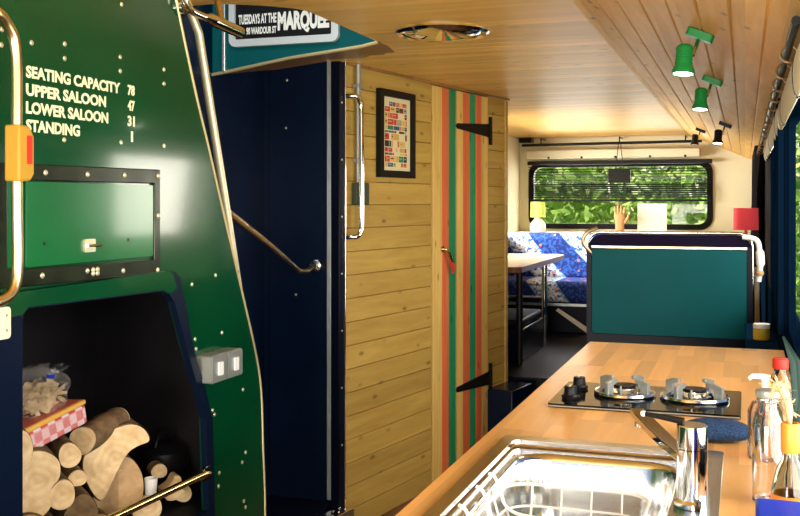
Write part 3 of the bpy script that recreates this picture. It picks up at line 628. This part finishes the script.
mb.build('print', inks, t, local=True, smooth=False)
# step box by the pine wall
tag(place_w(bx((.002, 1.5, FZ), (.16, 1.8, .3)).build('step_box', M['navy'], bevel=.006)), 'low navy step box at the foot of the pine wall beyond the striped door', 'step')

# ------------------------------------------------------------------ ceiling fittings
t = empty('ceiling_vent', (-1.03, 3.45, CZ), 'round chrome dish vent set in the flat timber ceiling', 'vent')
MB().lathe([(.168, -.001), (.17, -.008), (.16, -.016), (.146, -.012), (.146, -.001)], (-1.03, 3.45, CZ), 48).build('rim', M['chrome'], t)
MB().lathe([(0, -.03), (.05, -.029), (.1, -.023), (.135, -.012), (.146, -.004), (.13, -.002), (0, -.002)], (-1.03, 3.45, CZ), 48).build('dish', M['chrome'], t)
def cove_z(x): return CZ-(x+.484)*.26/.604
def spot(name, x, y, m, label, s_=1.0, lit=True):
    z = cove_z(x)
    t = empty(name, (x, y, z), label, 'spotlight', 'ceiling spotlights')
    q = Vector((0, 0, -1)).rotation_difference(en)
    mb = MB(); pl = [(p[0], p[1]) for p in rrect(-.036, -.026, .036, .026, .01)]
    mb.plate(pl, [], lambda a, b, c: ex*a+Vector((0, 1, 0))*b+en*c, .004, .024)
    mb.build('base', m, t, local=True, bevel=.003)
    j = en*.024; e_ = Vector((-.022, -.045, -.07))
    tb([j, e_*.7+j*.3, e_], .0055).build('arm', M['chrome'], t, local=True)
    ax = Vector((-.06, -.12, -1)).normalized(); c0 = Vector((-.041, -.06, -.052))
    pr = [(0, .012), (.018, .012), (.026, .004), (.028, -.004)]
    for k in range(4): pr += [(.028, -.012-k*.011), (.0262, -.014-k*.011), (.0262, -.018-k*.011), (.028, -.020-k*.011)]
    pr += [(.028, -.064), (.03, -.07), (.036, -.084), (.0365, -.098), (.033, -.098), (.028, -.08), (0, -.08)]
    MB().lathe([(r*.8, z_*.72) for r, z_ in pr], c0, 24, axis=-ax).build('lamp_head', m, t, local=True)
    MB().lathe([(0, -.0695), (.017, -.0695), (.0245, -.069), (.0235, -.0585), (0, -.0585)], c0, 20, axis=-ax).build('bulb', M['bulb'] if lit else M['white'], t, local=True)
    if lit:
        d = bpy.data.lights.new('spot_beam', 'SPOT'); d.energy = 9; d.spot_size = 1.7; d.spot_blend = .6; d.color = (1, .82, .55); d.shadow_soft_size = .03
        o = bpy.data.objects.new('spot_beam', d); C.objects.link(o); o.parent = t; o.location = c0+ax*.105; o.rotation_euler = ax.to_track_quat('-Z', 'Y').to_euler()
    return t
spot('spotlight', -.108, 2.78, M['greenlamp'], 'nearer of the two green spotlights on the sloping ceiling')
spot('spotlight', -.108, 3.83, M['greenlamp'], 'farther of the two green spotlights on the sloping ceiling')
spot('spotlight', -.10, 5.95, M['black'], 'black spotlight on the sloping ceiling beyond the green ones')
spot('spotlight', -.30, 7.6, M['black'], 'dark spotlight at the end of the black rod over the rear window', lit=False)

# ------------------------------------------------------------------ rear lounge
t = empty('rear_sofa', (-1.0, 8.5, .3), 'blue and white patterned bench sofa under the rear window', 'sofa')
bx((-2.04, 8.62, .7), (-.28, 8.86, 1.1)).build('backrest', M['moquette'], t, bevel=.05, seg=4)
bx((-2.04, 8.12, .55), (-.28, 8.7, .72)).build('seat', M['moquette'], t, bevel=.04, seg=4)
bx((-2.04, 8.18, .3), (-.28, 8.86, .545)).build('base', M['navy_dark'], t, bevel=.004)
bx((-2.04, 8.165, .515), (-.28, 8.18, .54)).build('edge_strip', M['alu'], t, bevel=.002)
struct(bx((XL+.005, 8.87, .3), (XR-.005, YR-.02, 1.09)).build('trim_2', M['cream'], bevel=.004)); 
tag(MB().add([(-1.456, 8.12, .485), (-1.437, 8.12, .504), (-1.187, 8.12, .348), (-1.206, 8.12, .313), (-1.456, 8.10, .485), (-1.437, 8.10, .504), (-1.187, 8.10, .348), (-1.206, 8.10, .313)], [(0,1,2,3),(7,6,5,4),(0,4,5,1),(1,5,6,2),(2,6,7,3),(3,7,4,0)]).build('sun_streak_strip', M['paper'], bevel=.002, loc=(-1.32, 8.11, .313)), 'white diagonal strip standing in for a sun streak on the dark sofa base', 'sun streak')  # white strip shaped to stand in for a streak of sunlight
# table and the cabinet under it
t = empty('dining_table', (-1.7, 7.1, .3), 'timber-topped table with rounded corners and dark edge beside the left wall', 'table')
MB().plate(rrect(XL+.01, 6.3, -1.36, 8.0, .07), [], lambda a, b, c: (a, b, c), .912, .95).build('tabletop', [M['tablewood']], t, bevel=.003)
MB().plate(rrect(XL+.008, 6.298, -1.358, 8.002, .07), [rrect(XL+.011, 6.301, -1.361, 7.999, .07)], lambda a, b, c: (a, b, c), .911, .946).build('edge_band', M['tableedge'], t, smooth=False)
tb([(-1.39, 6.42, .305), (-1.39, 6.42, .911)], .022, 16).build('leg', M['black'], t)
tb([(-1.47, 7.7, .305), (-1.47, 7.7, .911)], .022, 16).build('leg', M['chrome'], t)
tb([(-1.9, 7.7, .62), (-1.47, 7.7, .62)], .014, 12).build('stretcher', M['chrome'], t)
t = empty('bench_seat', (-1.7, 6.7, .3), 'navy box bench under the near end of the table', 'bench')
bx((XL+.01, 6.55, .3), (-1.40, 7.3, .52)).build('box', M['navy'], t, bevel=.008)
bx((XL+.01, 6.53, .522), (-1.41, 7.3, .58)).build('cushion', M['navy_dark'], t, bevel=.02, seg=3)
# transverse bus seat with teal back board, seen from behind
t = empty('bus_seat', (-.36, 5.1, 0), 'bus seat seen from behind with a large teal back board and chrome top rail', 'seat')
x0, x1 = -.74, .03
MB().plate(rrect(x0, .28, x1, 1.205, .07, 8), [], lambda a, b, c: (a, 5.02+c, b), 0, .07).build('back_frame', M['purple'], t, bevel=.012, seg=3)
MB().plate(rrect(x0+.022, .715, x1-.022, 1.135, .015), [], lambda a, b, c: (a, 5.0+c, b), 0, .019).build('back_board', M['teal'], t, bevel=.004)
MB().plate(rrect(x0-.005, .26, x1+.005, 1.15, .02), [rrect(x0+.02, .713, x1-.02, 1.137, .016)], lambda a, b, c: (a, 5.0+c, b), .002, .018).build('board_surround', M['navy_dark'], t, bevel=.003)
tb(arc((x0+.06, 1.15), .065, 180, 90, 8, lambda a, b: (a, 5.025, b))+arc((x1-.06, 1.15), .065, 90, 0, 8, lambda a, b: (a, 5.025, b))+[(x1+.005, 5.025, .75)], .008).build('top_rail', M['chrome'], t)
bx((x0+.02, 5.0-.004, 1.137), (x1-.02, 5.015, 1.15)).build('board_trim', M['bronze'], t, bevel=.002)
bx((x0+.01, 5.1, .62), (x1-.01, 5.52, .76)).build('seat_cushion', M['moquette'], t, bevel=.03, seg=3)
for xx in (x0+.1, x1-.1):
    for yy in (5.06, 5.45): tb([(xx, yy, FZ+.001), (xx, yy, .62)], .014).build('leg', M['steel'], t)
tb(smoothpath([(x0+.03, 5.015, 1.10), (x0-.02, 5.0, 1.16), (x0-.005, 5.0, 1.21), (x0+.045, 5.02, 1.235)], 6), .01).build('corner_handle', M['bronze'], t)
t2 = tb(smoothpath([(x1-.04, 5.01, 1.2), (x1+.02, 5.0, 1.185), (x1+.035, 5.0, 1.13), (x1+.038, 5.0, 1.06), (x1+.03, 5.0, .99)], 6), [.013]*12+[.02]*6+[.013]*7, 12).build('corner_handle', M['white'], t)
MB().lathe([(0, -.015), (.016, -.012), (.02, 0), (.016, .012), (0, .015)], (x1+.035, 4.995, 1.03)).build('knob', M['skin'], t2)
# red lamp on a side cabinet
tag(bx((-.2, 6.1, .3), (.05, 6.6, 1.06)).build('side_cabinet', M['navy'], bevel=.006, loc=(-.05, 6.35, .3)), 'navy cabinet hidden behind the bus seat under the red lamp', 'cabinet')
t = empty('table_lamp', (.005, 6.3, 1.06), 'table lamp with a red drum shade in front of the cream rear wall', 'lamp', 'lounge table lamps')
MB().lathe([(0, 0), (.045, 0), (.045, .012), (.012, .02), (.009, .16), (0, .16)], (.005, 6.3, 1.06)).build('base', M['skin'], t)
MB().lathe([(.072, .14), (.07, .27), (.068, .27), (.07, .14)], (.005, 6.3, 1.06), 36).build('lamp_shade', M['redshade'], t)  # glow in the shade colour stands in for sunlight through it
t = empty('table_lamp', (-1.79, 9.05, 1.09), 'small white lamp with a lime shade at the left of the rear window', 'lamp', 'lounge table lamps')
MB().lathe([(0, 0), (.06, 0), (.075, .03), (.07, .08), (.03, .13), (.012, .15), (0, .15)], (-1.79, 9.05, 1.09)).build('base', M['white'], t)
MB().lathe([(.07, .14), (.066, .28), (.064, .28), (.068, .14)], (-1.79, 9.05, 1.09), 32).build('lamp_shade', M['limeshade'], t)
# wooden hand, card, sign, blinds, rods
t = empty('hand_ornament', (-1.06, 9.1, 1.09), 'carved wooden upright hand ornament on the rear window sill', 'ornament')
mb = MB(); c = Vector((-1.06, 9.1, 1.09))
mb.lathe([(0, 0), (.042, 0), (.038, .03), (.04, .1), (.052, .15), (.05, .175), (0, .18)], c, 20, sy=.45)
mb.build('palm', M['skin'], t)
for i, (dx, h) in enumerate(((-.036, .075), (-.012, .095), (.012, .09), (.035, .07))):
    tb([c+Vector((dx, 0, .165)), c+Vector((dx*1.2, 0, .165+h*.6)), c+Vector((dx*1.25, -.008, .165+h))], [.0105, .01, .007]).build('finger', M['skin'], t)
tb([c+Vector((.042, 0, .09)), c+Vector((.07, 0, .13)), c+Vector((.078, -.005, .165))], [.014, .012, .008]).build('thumb', M['skin'], t)
tag(bx((-.915, 9.2, 1.09), (-.66, 9.21, 1.355)).build('white_card', M['paper'], loc=(-.79, 9.2, 1.09)), 'white card standing at the right of the rear window sill', 'card')
t = empty('hanging_sign', (-1.08, 9.3, 1.54), 'small black board hung by a cord in front of the blind', 'sign')
bx((-1.185, 9.28, 1.545), (-.985, 9.295, 1.675)).build('board', M['black'], t, bevel=.003)
for dx in (-.02, .02): tb([(-1.085+dx*2, 9.29, 1.675), (-1.085+dx, 9.3, 1.8), (-1.085+dx*.5, 9.3, 1.9)], .004, 6).build('cord', M['black'], t)
t = empty('venetian_blind', (-1.12, 9.42, 1.38), 'black slatted blind over the upper half of the rear window', 'blind')
bx((-1.96, 9.4, 1.72), (-.28, 9.44, 1.755)).build('headrail', M['black'], t, bevel=.003)
mb = MB()
for i in range(14):
    e = .004 if i < 7 else .0062
    z = 1.70-i*.024 if i < 7 else 1.532-(i-7)*.0195
    mb.add([(-1.955, 9.41, z-e), (-.29, 9.41, z-e), (-.29, 9.425, z+e-.002), (-1.955, 9.425, z+e-.002), (-1.955, 9.411, z-e+.002), (-.29, 9.411, z-e+.002), (-.29, 9.426, z+e), (-1.955, 9.426, z+e)], [(0,1,2,3),(7,6,5,4),(0,4,5,1),(1,5,6,2),(2,6,7,3),(3,7,4,0)])
mb.build('slats', M['black'], t, smooth=False)
bx((-1.95, 9.405, 1.375), (-.295, 9.43, 1.395)).build('bottom_rail', M['black'], t, bevel=.002)
for xx in (-1.7, -.55): tb([(xx, 9.402, 1.39), (xx, 9.402, 1.72)], .002, 6).build('lift_cord', M['black'], t)
t = empty('curtain_rod', (-1.2, 9.25, 1.9), 'black rod across the top of the rear wall', 'rod')
tb([(-1.98, 9.25, 1.9), (-.36, 9.25, 1.91)], .013).build('rod', M['black'], t)
for xx in (-1.8, -1.08, -.5): tb([(xx, 9.25, 1.905), (xx, 9.25, 1.96), (xx, 9.49, 1.96)], .006, 8).build('bracket', M['black'], t)
t = empty('blind_pelmet', (-1.1, 9.4, 1.8), 'pale pelmet box along the top of the rear window', 'pelmet')
bx((-1.97, 9.36, 1.775), (-.38, 9.49, 1.86)).build('box', M['creamcloth'], t, bevel=.012)
for k in range(5): MB().lathe([(.012, 0), (.01, .004), (0, .005)], (-1.75+k*.31, 9.3595, 1.785), 10, axis=(0, -1, 0)).build('clip', M['black'], t)
tag(bx((-2.02, 9.3, 1.93), (-1.9, 9.42, 1.975)).build('corner_speaker', M['black'], bevel=.004, loc=(-1.96, 9.36, 1.95)), 'little black box in the rear left ceiling corner', 'speaker')
# curtain, rail and rolled blinds along the right windows
mb = MB(); n = 60; rows = []
for j in range(9):
    z = .95+.78*j/8
    rows.append([(XR-.035+.028*math.sin(i*1.25+.3*math.sin(j))-.012*(8-j)/8, 6.75+i*.03, z) for i in range(n)])
vv = [p for r in rows for p in r]; fs = [(j*n+i, j*n+i+1, (j+1)*n+i+1, (j+1)*n+i) for j in range(8) for i in range(n-1)]
o = mb.add(vv, fs).build('curtain', M['curtain'], loc=(XR-.03, 7.6, .95)); o.modifiers.new('thick', 'SOLIDIFY').thickness = .004
tag(o, 'dark drawn curtain on the right wall beside the red lamp', 'curtain')
t = empty('curtain_track', (XR-.03, 4, 1.68), 'black curtain track with rings along the top of the right wall', 'curtain track')
tb([(XR-.03, 2.0, 1.70), (XR-.03, 7.9, 1.70)], .009, 8).build('track', M['black'], t)
for i in range(16):
    y = 2.3+i*.3; tb(arc((0, 1.68), .018, 90, 440, 12, lambda a, b: (XR-.03+a, y, b)), .003, 6).build('ring', M['bronze'], t)
for i, (a, b, lab) in enumerate(((2.05, 3.35, 'nearest rolled cream blind under the ceiling at the right windows'), (3.45, 4.9, 'middle rolled cream blind under the ceiling at the right wall'), (5.0, 5.8, 'farthest rolled cream blind under the ceiling, before the dark curtain'))):
    t = empty('rolled_blind', (XR-.03, (a+b)/2, 1.62), lab, 'blind', 'rolled blinds')
    MB().lathe([(0, 0), (.7, 0), (1, .03), (1, b-a-.03), (.7, b-a), (0, b-a)], (XR-.013, a, 1.635), 20, axis=(0, 1, 0), sx=.011, sy=.048).build('roll', M['creamcloth'], t)
    for y in (a+.25, b-.25): MB().lathe([(1.06, -.01), (1.06, .01)], (XR-.013, y, 1.635), 20, axis=(0, 1, 0), sx=.0115, sy=.0485).build('tie', M['black'], t)

# ------------------------------------------------------------------ kitchen
WZ = .91
t = empty('worktop_counter', (-.19, 2.1, 0), 'long butcher-block worktop on a navy base along the right windows', 'worktop')
wx0, wx1, wy0, wy1 = -.478, .112, .9, 3.275; so = rrect(-.415, 1.15, -.05, 1.85, .02)
MB().plate([(wx0, wy0), (wx1, wy0), (wx1, wy1), (wx0, wy1)], [so], lambda a, b, c: (a, b, c), WZ-.04, WZ).build('top', M['worktop'], t, bevel=.003, smooth=False)
bx((wx0+.04, wy0, FZ+.001), (wx1, 1.0, WZ-.041)).box((wx0+.04, 1.0, FZ+.001), (wx0+.06, wy1-.02, WZ-.041)).box((wx0+.04, wy1-.04, FZ+.001), (wx1, wy1-.02, WZ-.041)).build('carcass', M['navy'], t, bevel=.003)
# sink
t = empty('kitchen_sink', (-.23, 1.5, WZ), 'stainless steel sink bowl set in the wooden worktop', 'sink')
rim_o = rrect(-.431, 1.13, -.035, 1.866, .012); rim_i = rrect(-.407, 1.16, -.06, 1.835, .012)
bowl_o = rrect(-.388, 1.18, -.105, 1.80, .06, 8)
MB().plate(rim_o, [rim_i], lambda a, b, c: (a, b, c), WZ+.0005, WZ+.009).build('rim', M['steel'], t, bevel=.004, seg=3)
dk = MB().plate(rrect(-.408, 1.159, -.059, 1.836, .012), [bowl_o], lambda a, b, c: (a, b, c), WZ-.006, WZ-.004).build('deck', M['steel'], t, smooth=False)
mb = MB(); L_ = [(1.0, 0), (.985, -.012), (.965, -.08), (.95, -.125), (.9, -.148), (.78, -.155)]
cx, cy = -.25, 1.4975; vv = []; k = len(bowl_o)
for s_, z in L_:
    ins = (1-s_)*.32
    for a, b in bowl_o:
        sxx = max(.02, abs(a-cx)-ins*.9)*(1 if a > cx else -1); syy = max(.02, abs(b-cy)-ins)*(1 if b > cy else -1)
        vv.append((cx+sxx, cy+syy, WZ-.004+z))
fs = [(j*k+i, j*k+(i+1) % k, (j+1)*k+(i+1) % k, (j+1)*k+i) for j in range(len(L_)-1) for i in range(k)]+[tuple((len(L_)-1)*k+i for i in range(k))]
o = mb.add(vv, fs).build('bowl', M['steel'], t, sharp=60); o.modifiers.new('thick', 'SOLIDIFY').thickness = .0015
MB().lathe([(0, .002), (.02, .002), (.035, .004), (.04, .0), (0, 0)], (cx, cy, WZ-.156)).build('drain', M['chrome'], t)
# wire rack
t = empty('dish_rack', (-.25, 1.4, WZ-.12), 'white wire dish rack standing in the sink', 'dish rack')
W = M['white']; ra, rb, rc, rd = -.375, -.14, 1.25, 1.625
def loop(z, ins=0): return rrect(ra+ins, rc+ins, rb-ins, rd-ins, .05, 6)
for z, ins, r in ((WZ-.012, 0, .0028), (WZ-.045, .008, .002), (WZ-.115, .03, .0025)):
    l_ = [(a, b, z) for a, b in loop(z, ins)]; tb(l_+[l_[0]], r, 8).build('hoop', W, t)
for i in range(7):
    y = rc+.04+i*(rd-rc-.08)/6
    tb(smoothpath([(ra, y, WZ-.012), (ra+.02, y, WZ-.07), (ra+.055, y, WZ-.115), (rb-.055, y, WZ-.115), (rb-.02, y, WZ-.07), (rb, y, WZ-.012)], 5), .0018, 6).build('cross_wire', W, t)
for i in range(4):
    x = ra+.045+i*(rb-ra-.09)/3
    tb(smoothpath([(x, rc, WZ-.012), (x, rc+.02, WZ-.07), (x, rc+.055, WZ-.118), (x, rd-.055, WZ-.118), (x, rd-.02, WZ-.07), (x, rd, WZ-.012)], 5), .0018, 6).build('long_wire', W, t)
for y in (1.4, 1.5, 1.58):
    tb(smoothpath([(ra-.018, y, WZ+.012), (ra-.008, y, WZ+.006), (ra, y, WZ-.012), (ra+.012, y, WZ-.04), (ra+.05, y, WZ-.052), (rb-.05, y, WZ-.055)], 6), .0028, 8).build('hook_wire', W, t)
for xx in (ra+.06, rb-.06):
    for yy in (rc+.06, rd-.06): tb([(xx, yy, WZ-.156), (xx, yy, WZ-.115)], .003, 8).build('foot', W, t)
# mixer tap
tx, ty = -.075, 1.56
t = empty('mixer_tap', (tx, ty, WZ), 'chrome cylinder mixer tap with a square spout at the right rim of the sink', 'tap')
MB().lathe([(0, -.003), (.028, -.003), (.028, .004), (.0225, .008), (.0225, .082), (0, .082)], (tx, ty, WZ), 36).build('body', M['chrome'], t)
MB().lathe([(0, .0835), (.0225, .0835), (.0225, .1165), (.021, .118), (0, .118)], (tx, ty, WZ), 36).build('cap', M['chrome'], t)
d = Vector((-.40, .92, 0)).normalized(); n_ = Vector((d.y, -d.x, 0)); c = Vector((tx, ty, WZ+.062))
sp_ = MB()
pr = [(0.015, 0), (.1, .002), (.2, .012), (.262, .02)]; vv = []
for l_, z in pr:
    for a, b in ((-.013, -.007), (.013, -.007), (.013, .007), (-.013, .007)): vv.append(c+d*l_+n_*a+Vector((0, 0, z+b)))
fs = [(i*4+k, i*4+(k+1) % 4, (i+1)*4+(k+1) % 4, (i+1)*4+k) for i in range(3) for k in range(4)]+[(3, 2, 1, 0), (12, 13, 14, 15)]
spo = sp_.add(vv, fs).build('spout', M['chrome'], t, bevel=.002)
MB().lathe([(0, -.014), (.009, -.014), (.009, 0), (0, 0)], c+d*.25+Vector((0, 0, .012)), 14).build('aerator', M['chrome'], spo)
lv = tb([(tx-.012, ty, WZ+.122), (tx-.07, ty+.012, WZ+.127)], [.0055, .0035], 10).build('lever', M['black'], t)
MB().lathe([(0, -.004), (.0035, -.003), (.0048, 0), (.0035, .004), (0, .005)], (tx-.072, ty+.0125, WZ+.127), 12, axis=(-1, 0, 0)).build('lever_tip', M['white'], lv)
# hob
t = empty('gas_hob', (-.21, 2.33, WZ), 'two-burner black glass gas hob set on the worktop', 'hob')
MB().plate(rrect(-.412, 2.19, -.008, 2.475, .008), [], lambda a, b, c: (a, b, c), WZ+.001, WZ+.009).build('glass_plate', M['hobglass'], t, bevel=.002)
tb([(-.41, 2.189, WZ+.004), (-.01, 2.189, WZ+.004)], .0016, 8).build('edge_trim', M['grey'], t)
HZ = WZ+.009
for bxx, byy, rr in ((-.262, 2.345, .062), (-.108, 2.345, .068)):
    mb = MB().lathe([(rr-.008, 0), (rr-.004, .006), (rr, .010), (rr+.006, .009), (rr+.008, .004), (rr+.007, 0)], (bxx, byy, HZ+.0005), 40)
    ps = mb.build('pan_support', M['steel'], t)
    MB().lathe([(0, 0), (.036, 0), (.037, .005), (.031, .007), (.031, .017), (.029, .018), (0, .018)], (bxx, byy, HZ+.0005), 32).build('burner', M['steel'], t)
    MB().lathe([(0, .0185), (.026, .0185), (.0275, .021), (.0265, .0235), (0, .024)], (bxx, byy, HZ+.0005), 32).build('burner_cap', M['black'], t)
    tb([(bxx-.004, byy-.04, HZ+.001), (bxx-.004, byy-.04, HZ+.026)], .0022, 8).build('igniter', M['grey'], t)
    for k in range(4):
        an = PI/4+k*PI/2+.25; dv_ = Vector((math.cos(an), math.sin(an), 0)); nn = Vector((-dv_.y, dv_.x, 0))
        q = []
        for l_, z in ((rr-.016, .006), (rr+.005, .006), (rr+.005, .034), (rr-.012, .040), (rr-.03, .040), (rr-.031, .033), (rr-.016, .028)): q.append((l_, z))
        MB().plate(q, [], lambda a, b, c: Vector((bxx, byy, HZ))+dv_*a+Vector((0, 0, b))+nn*c, -.005, .005).build('trivet_arm', M['grey'], ps, bevel=.001, smooth=False)
for yy in (2.26, 2.385):
    kb = MB().lathe([(0, 0), (.02, 0), (.021, .006), (.015, .009), (.014, .026), (.0125, .028), (0, .028)], (-.372, yy, HZ+.0005), 28).build('knob', M['black'], t)
    bx((-.374, yy-.013, HZ+.0288), (-.37, yy+.013, HZ+.0298)).build('pointer', M['steel'], kb)
# scourer
mb = MB(); blob(mb, (-.048, 1.985, WZ+.021), .066, (1.0, .66, .31), .012, 3, 30, 14)
tag(mb.build('scourer', M['bluepile'], loc=(-.052, 2.025, WZ)), 'fluffy dark blue scourer pad on the worktop behind the tap', 'scourer')
bpy.data.objects['scourer']['label'] = 'fluffy dark blue scourer pad on the worktop behind the tap'
# bottles
bx_, by_ = .033, 1.6
t = empty('glass_bottle', (bx_, by_, WZ), 'clear glass bottle with a grey metal cap at the right edge of the worktop', 'bottle')
MB().lathe([(0, .001), (.021, .001), (.0235, .004), (.0235, .115), (.021, .128), (.015, .142), (.014, .15), (.0165, .152), (.0165, .158), (.013, .158), (.012, .142), (.018, .127), (.0205, .114), (.0205, .008), (0, .006)], (bx_, by_, WZ), 36).build('glass', M['glassclear'], t)
MB().lathe([(0, .1585), (.017, .1585), (.0185, .161), (.0185, .168), (.016, .170), (0, .170)], (bx_, by_, WZ), 28).build('cap', M['grey'], t)
t = empty('soap_dispenser', (.033, 1.87, WZ), 'pink soap bottle with a white pump behind the clear glass bottle', 'dispenser')
MB().lathe([(0, .001), (.027, .001), (.029, .005), (.029, .085), (.022, .1), (.012, .104), (0, .104)], (.033, 1.87, WZ), 30).build('bottle', M['pinksoap'], t)
pu = MB().lathe([(0, .1045), (.012, .1045), (.012, .113), (.0065, .115), (.006, .14), (.009, .141), (.009, .148), (0, .149)], (.033, 1.87, WZ), 20).build('pump', M['white'], t)
tb([(.033, 1.87, WZ+.145), (.012, 1.863, WZ+.146), (.006, 1.86, WZ+.141)], [.005, .0045, .0035], 10).build('nozzle', M['white'], pu)
t = empty('plastic_bottle', (.063, 2.0, WZ), 'clear bottle with a bright red cap standing behind the pump dispenser', 'bottle')
MB().lathe([(0, .001), (.027, .001), (.03, .006), (.03, .09), (.022, .118), (.0125, .132), (.012, .14), (0, .14)], (.063, 2.0, WZ), 30).build('body', M['glassclear'], t)
MB().lathe([(0, .1405), (.014, .1405), (.0145, .143), (.0145, .158), (.013, .16), (0, .16)], (.063, 2.0, WZ), 24).build('cap', M['red'], t)
t = empty('wine_bottle', (.058, 1.45, WZ-.0), 'small tinted wine bottle with orange neck foil holding dried stems', 'bottle')
B = (.058, 1.45, WZ)
MB().lathe([(0, .001), (.022, .001), (.025, .005), (.025, .06), (.019, .088), (.0115, .105), (.0108, .115), (.0085, .115), (.009, .104), (.016, .087), (.022, .059), (.022, .008), (0, .008)], B, 32).build('glass', M['glassdark'], t)
MB().lathe([(.0118, .113), (.0125, .116), (.0125, .150), (.0115, .153), (.009, .153), (.009, .114)], B, 28).build('neck_foil', M['orange'], t)
MB().lathe([(.0254, .036), (.0255, .058), (.0253, .058), (.0252, .036)], B, 32).build('label_band', M['orange'], t)
t = empty('dried_stems', (.058, 1.45, WZ+.153), 'cream curling dried plume and dark leaf standing in the orange-necked bottle', 'dried flowers')
rnd = random.Random(4)
pth = smoothpath([(.058, 1.45, 1.03), (.057, 1.452, 1.075), (.053, 1.455, 1.095), (.044, 1.458, 1.112), (.036, 1.46, 1.105)], 5)
mb = MB().tube(pth, [.003]*5+[.005]*6+[.006]*(len(pth)-13)+[.005, .003], 8)
for p in pth[6:]:
    for k in range(7):
        dv_ = Vector((rnd.gauss(0, 1), rnd.gauss(0, 1), rnd.gauss(0, 1)))*.005
        mb.add([p, p+dv_+Vector((.002, 0, 0)), p+dv_*1.6, p+dv_-Vector((.002, 0, 0))], [(0, 1, 2, 3)])
mb.build('plume', M['plume'], t)
lp = [Vector((.062, 1.453, 1.04)), Vector((.069, 1.46, 1.09)), Vector((.066, 1.47, 1.14)), Vector((.05, 1.48, 1.175))]; mb = MB(); vv = []
for p, w_ in zip(lp, (.002, .008, .008, .001)): vv += [p+Vector((w_, 0, 0)), p+Vector((0, .003, .001)), p-Vector((w_, 0, 0))]
o = mb.add(vv, [(i*3+k, i*3+k+1, i*3+k+4, i*3+k+3) for i in range(3) for k in range(2)]).build('leaf_blade', M['darkleaf'], t); o.modifiers.new('thick', 'SOLIDIFY').thickness = .0008
tag(bx((.012, 1.22, WZ+.001), (.09, 1.30, WZ+.09)).build('blue_box', M['blue'], bevel=.004, loc=(.05, 1.26, WZ)), 'bright blue box at the bottom right corner of the worktop', 'box')
# ledge with pot beyond the worktop
tag(bx((.0, 3.45, FZ+.001), (XR-.004, 4.5, .85)).build('side_ledge', M['navymatte'], bevel=.004, loc=(.06, 4, 0)), 'narrow navy ledge between the worktop end and the bus seat', 'ledge')
t = empty('preserve_jar', (.058, 3.95, .85), 'small jar of yellow preserve with a white lid on the navy ledge', 'jar')
MB().lathe([(0, .001), (.027, .001), (.03, .005), (.03, .04), (.026, .045), (0, .045)], (.058, 3.95, .85), 24).build('body', M['amber'], t)
MB().lathe([(0, .0455), (.03, .0455), (.03, .06), (.028, .062), (0, .062)], (.058, 3.95, .85), 24).build('lid', M['white'], t)
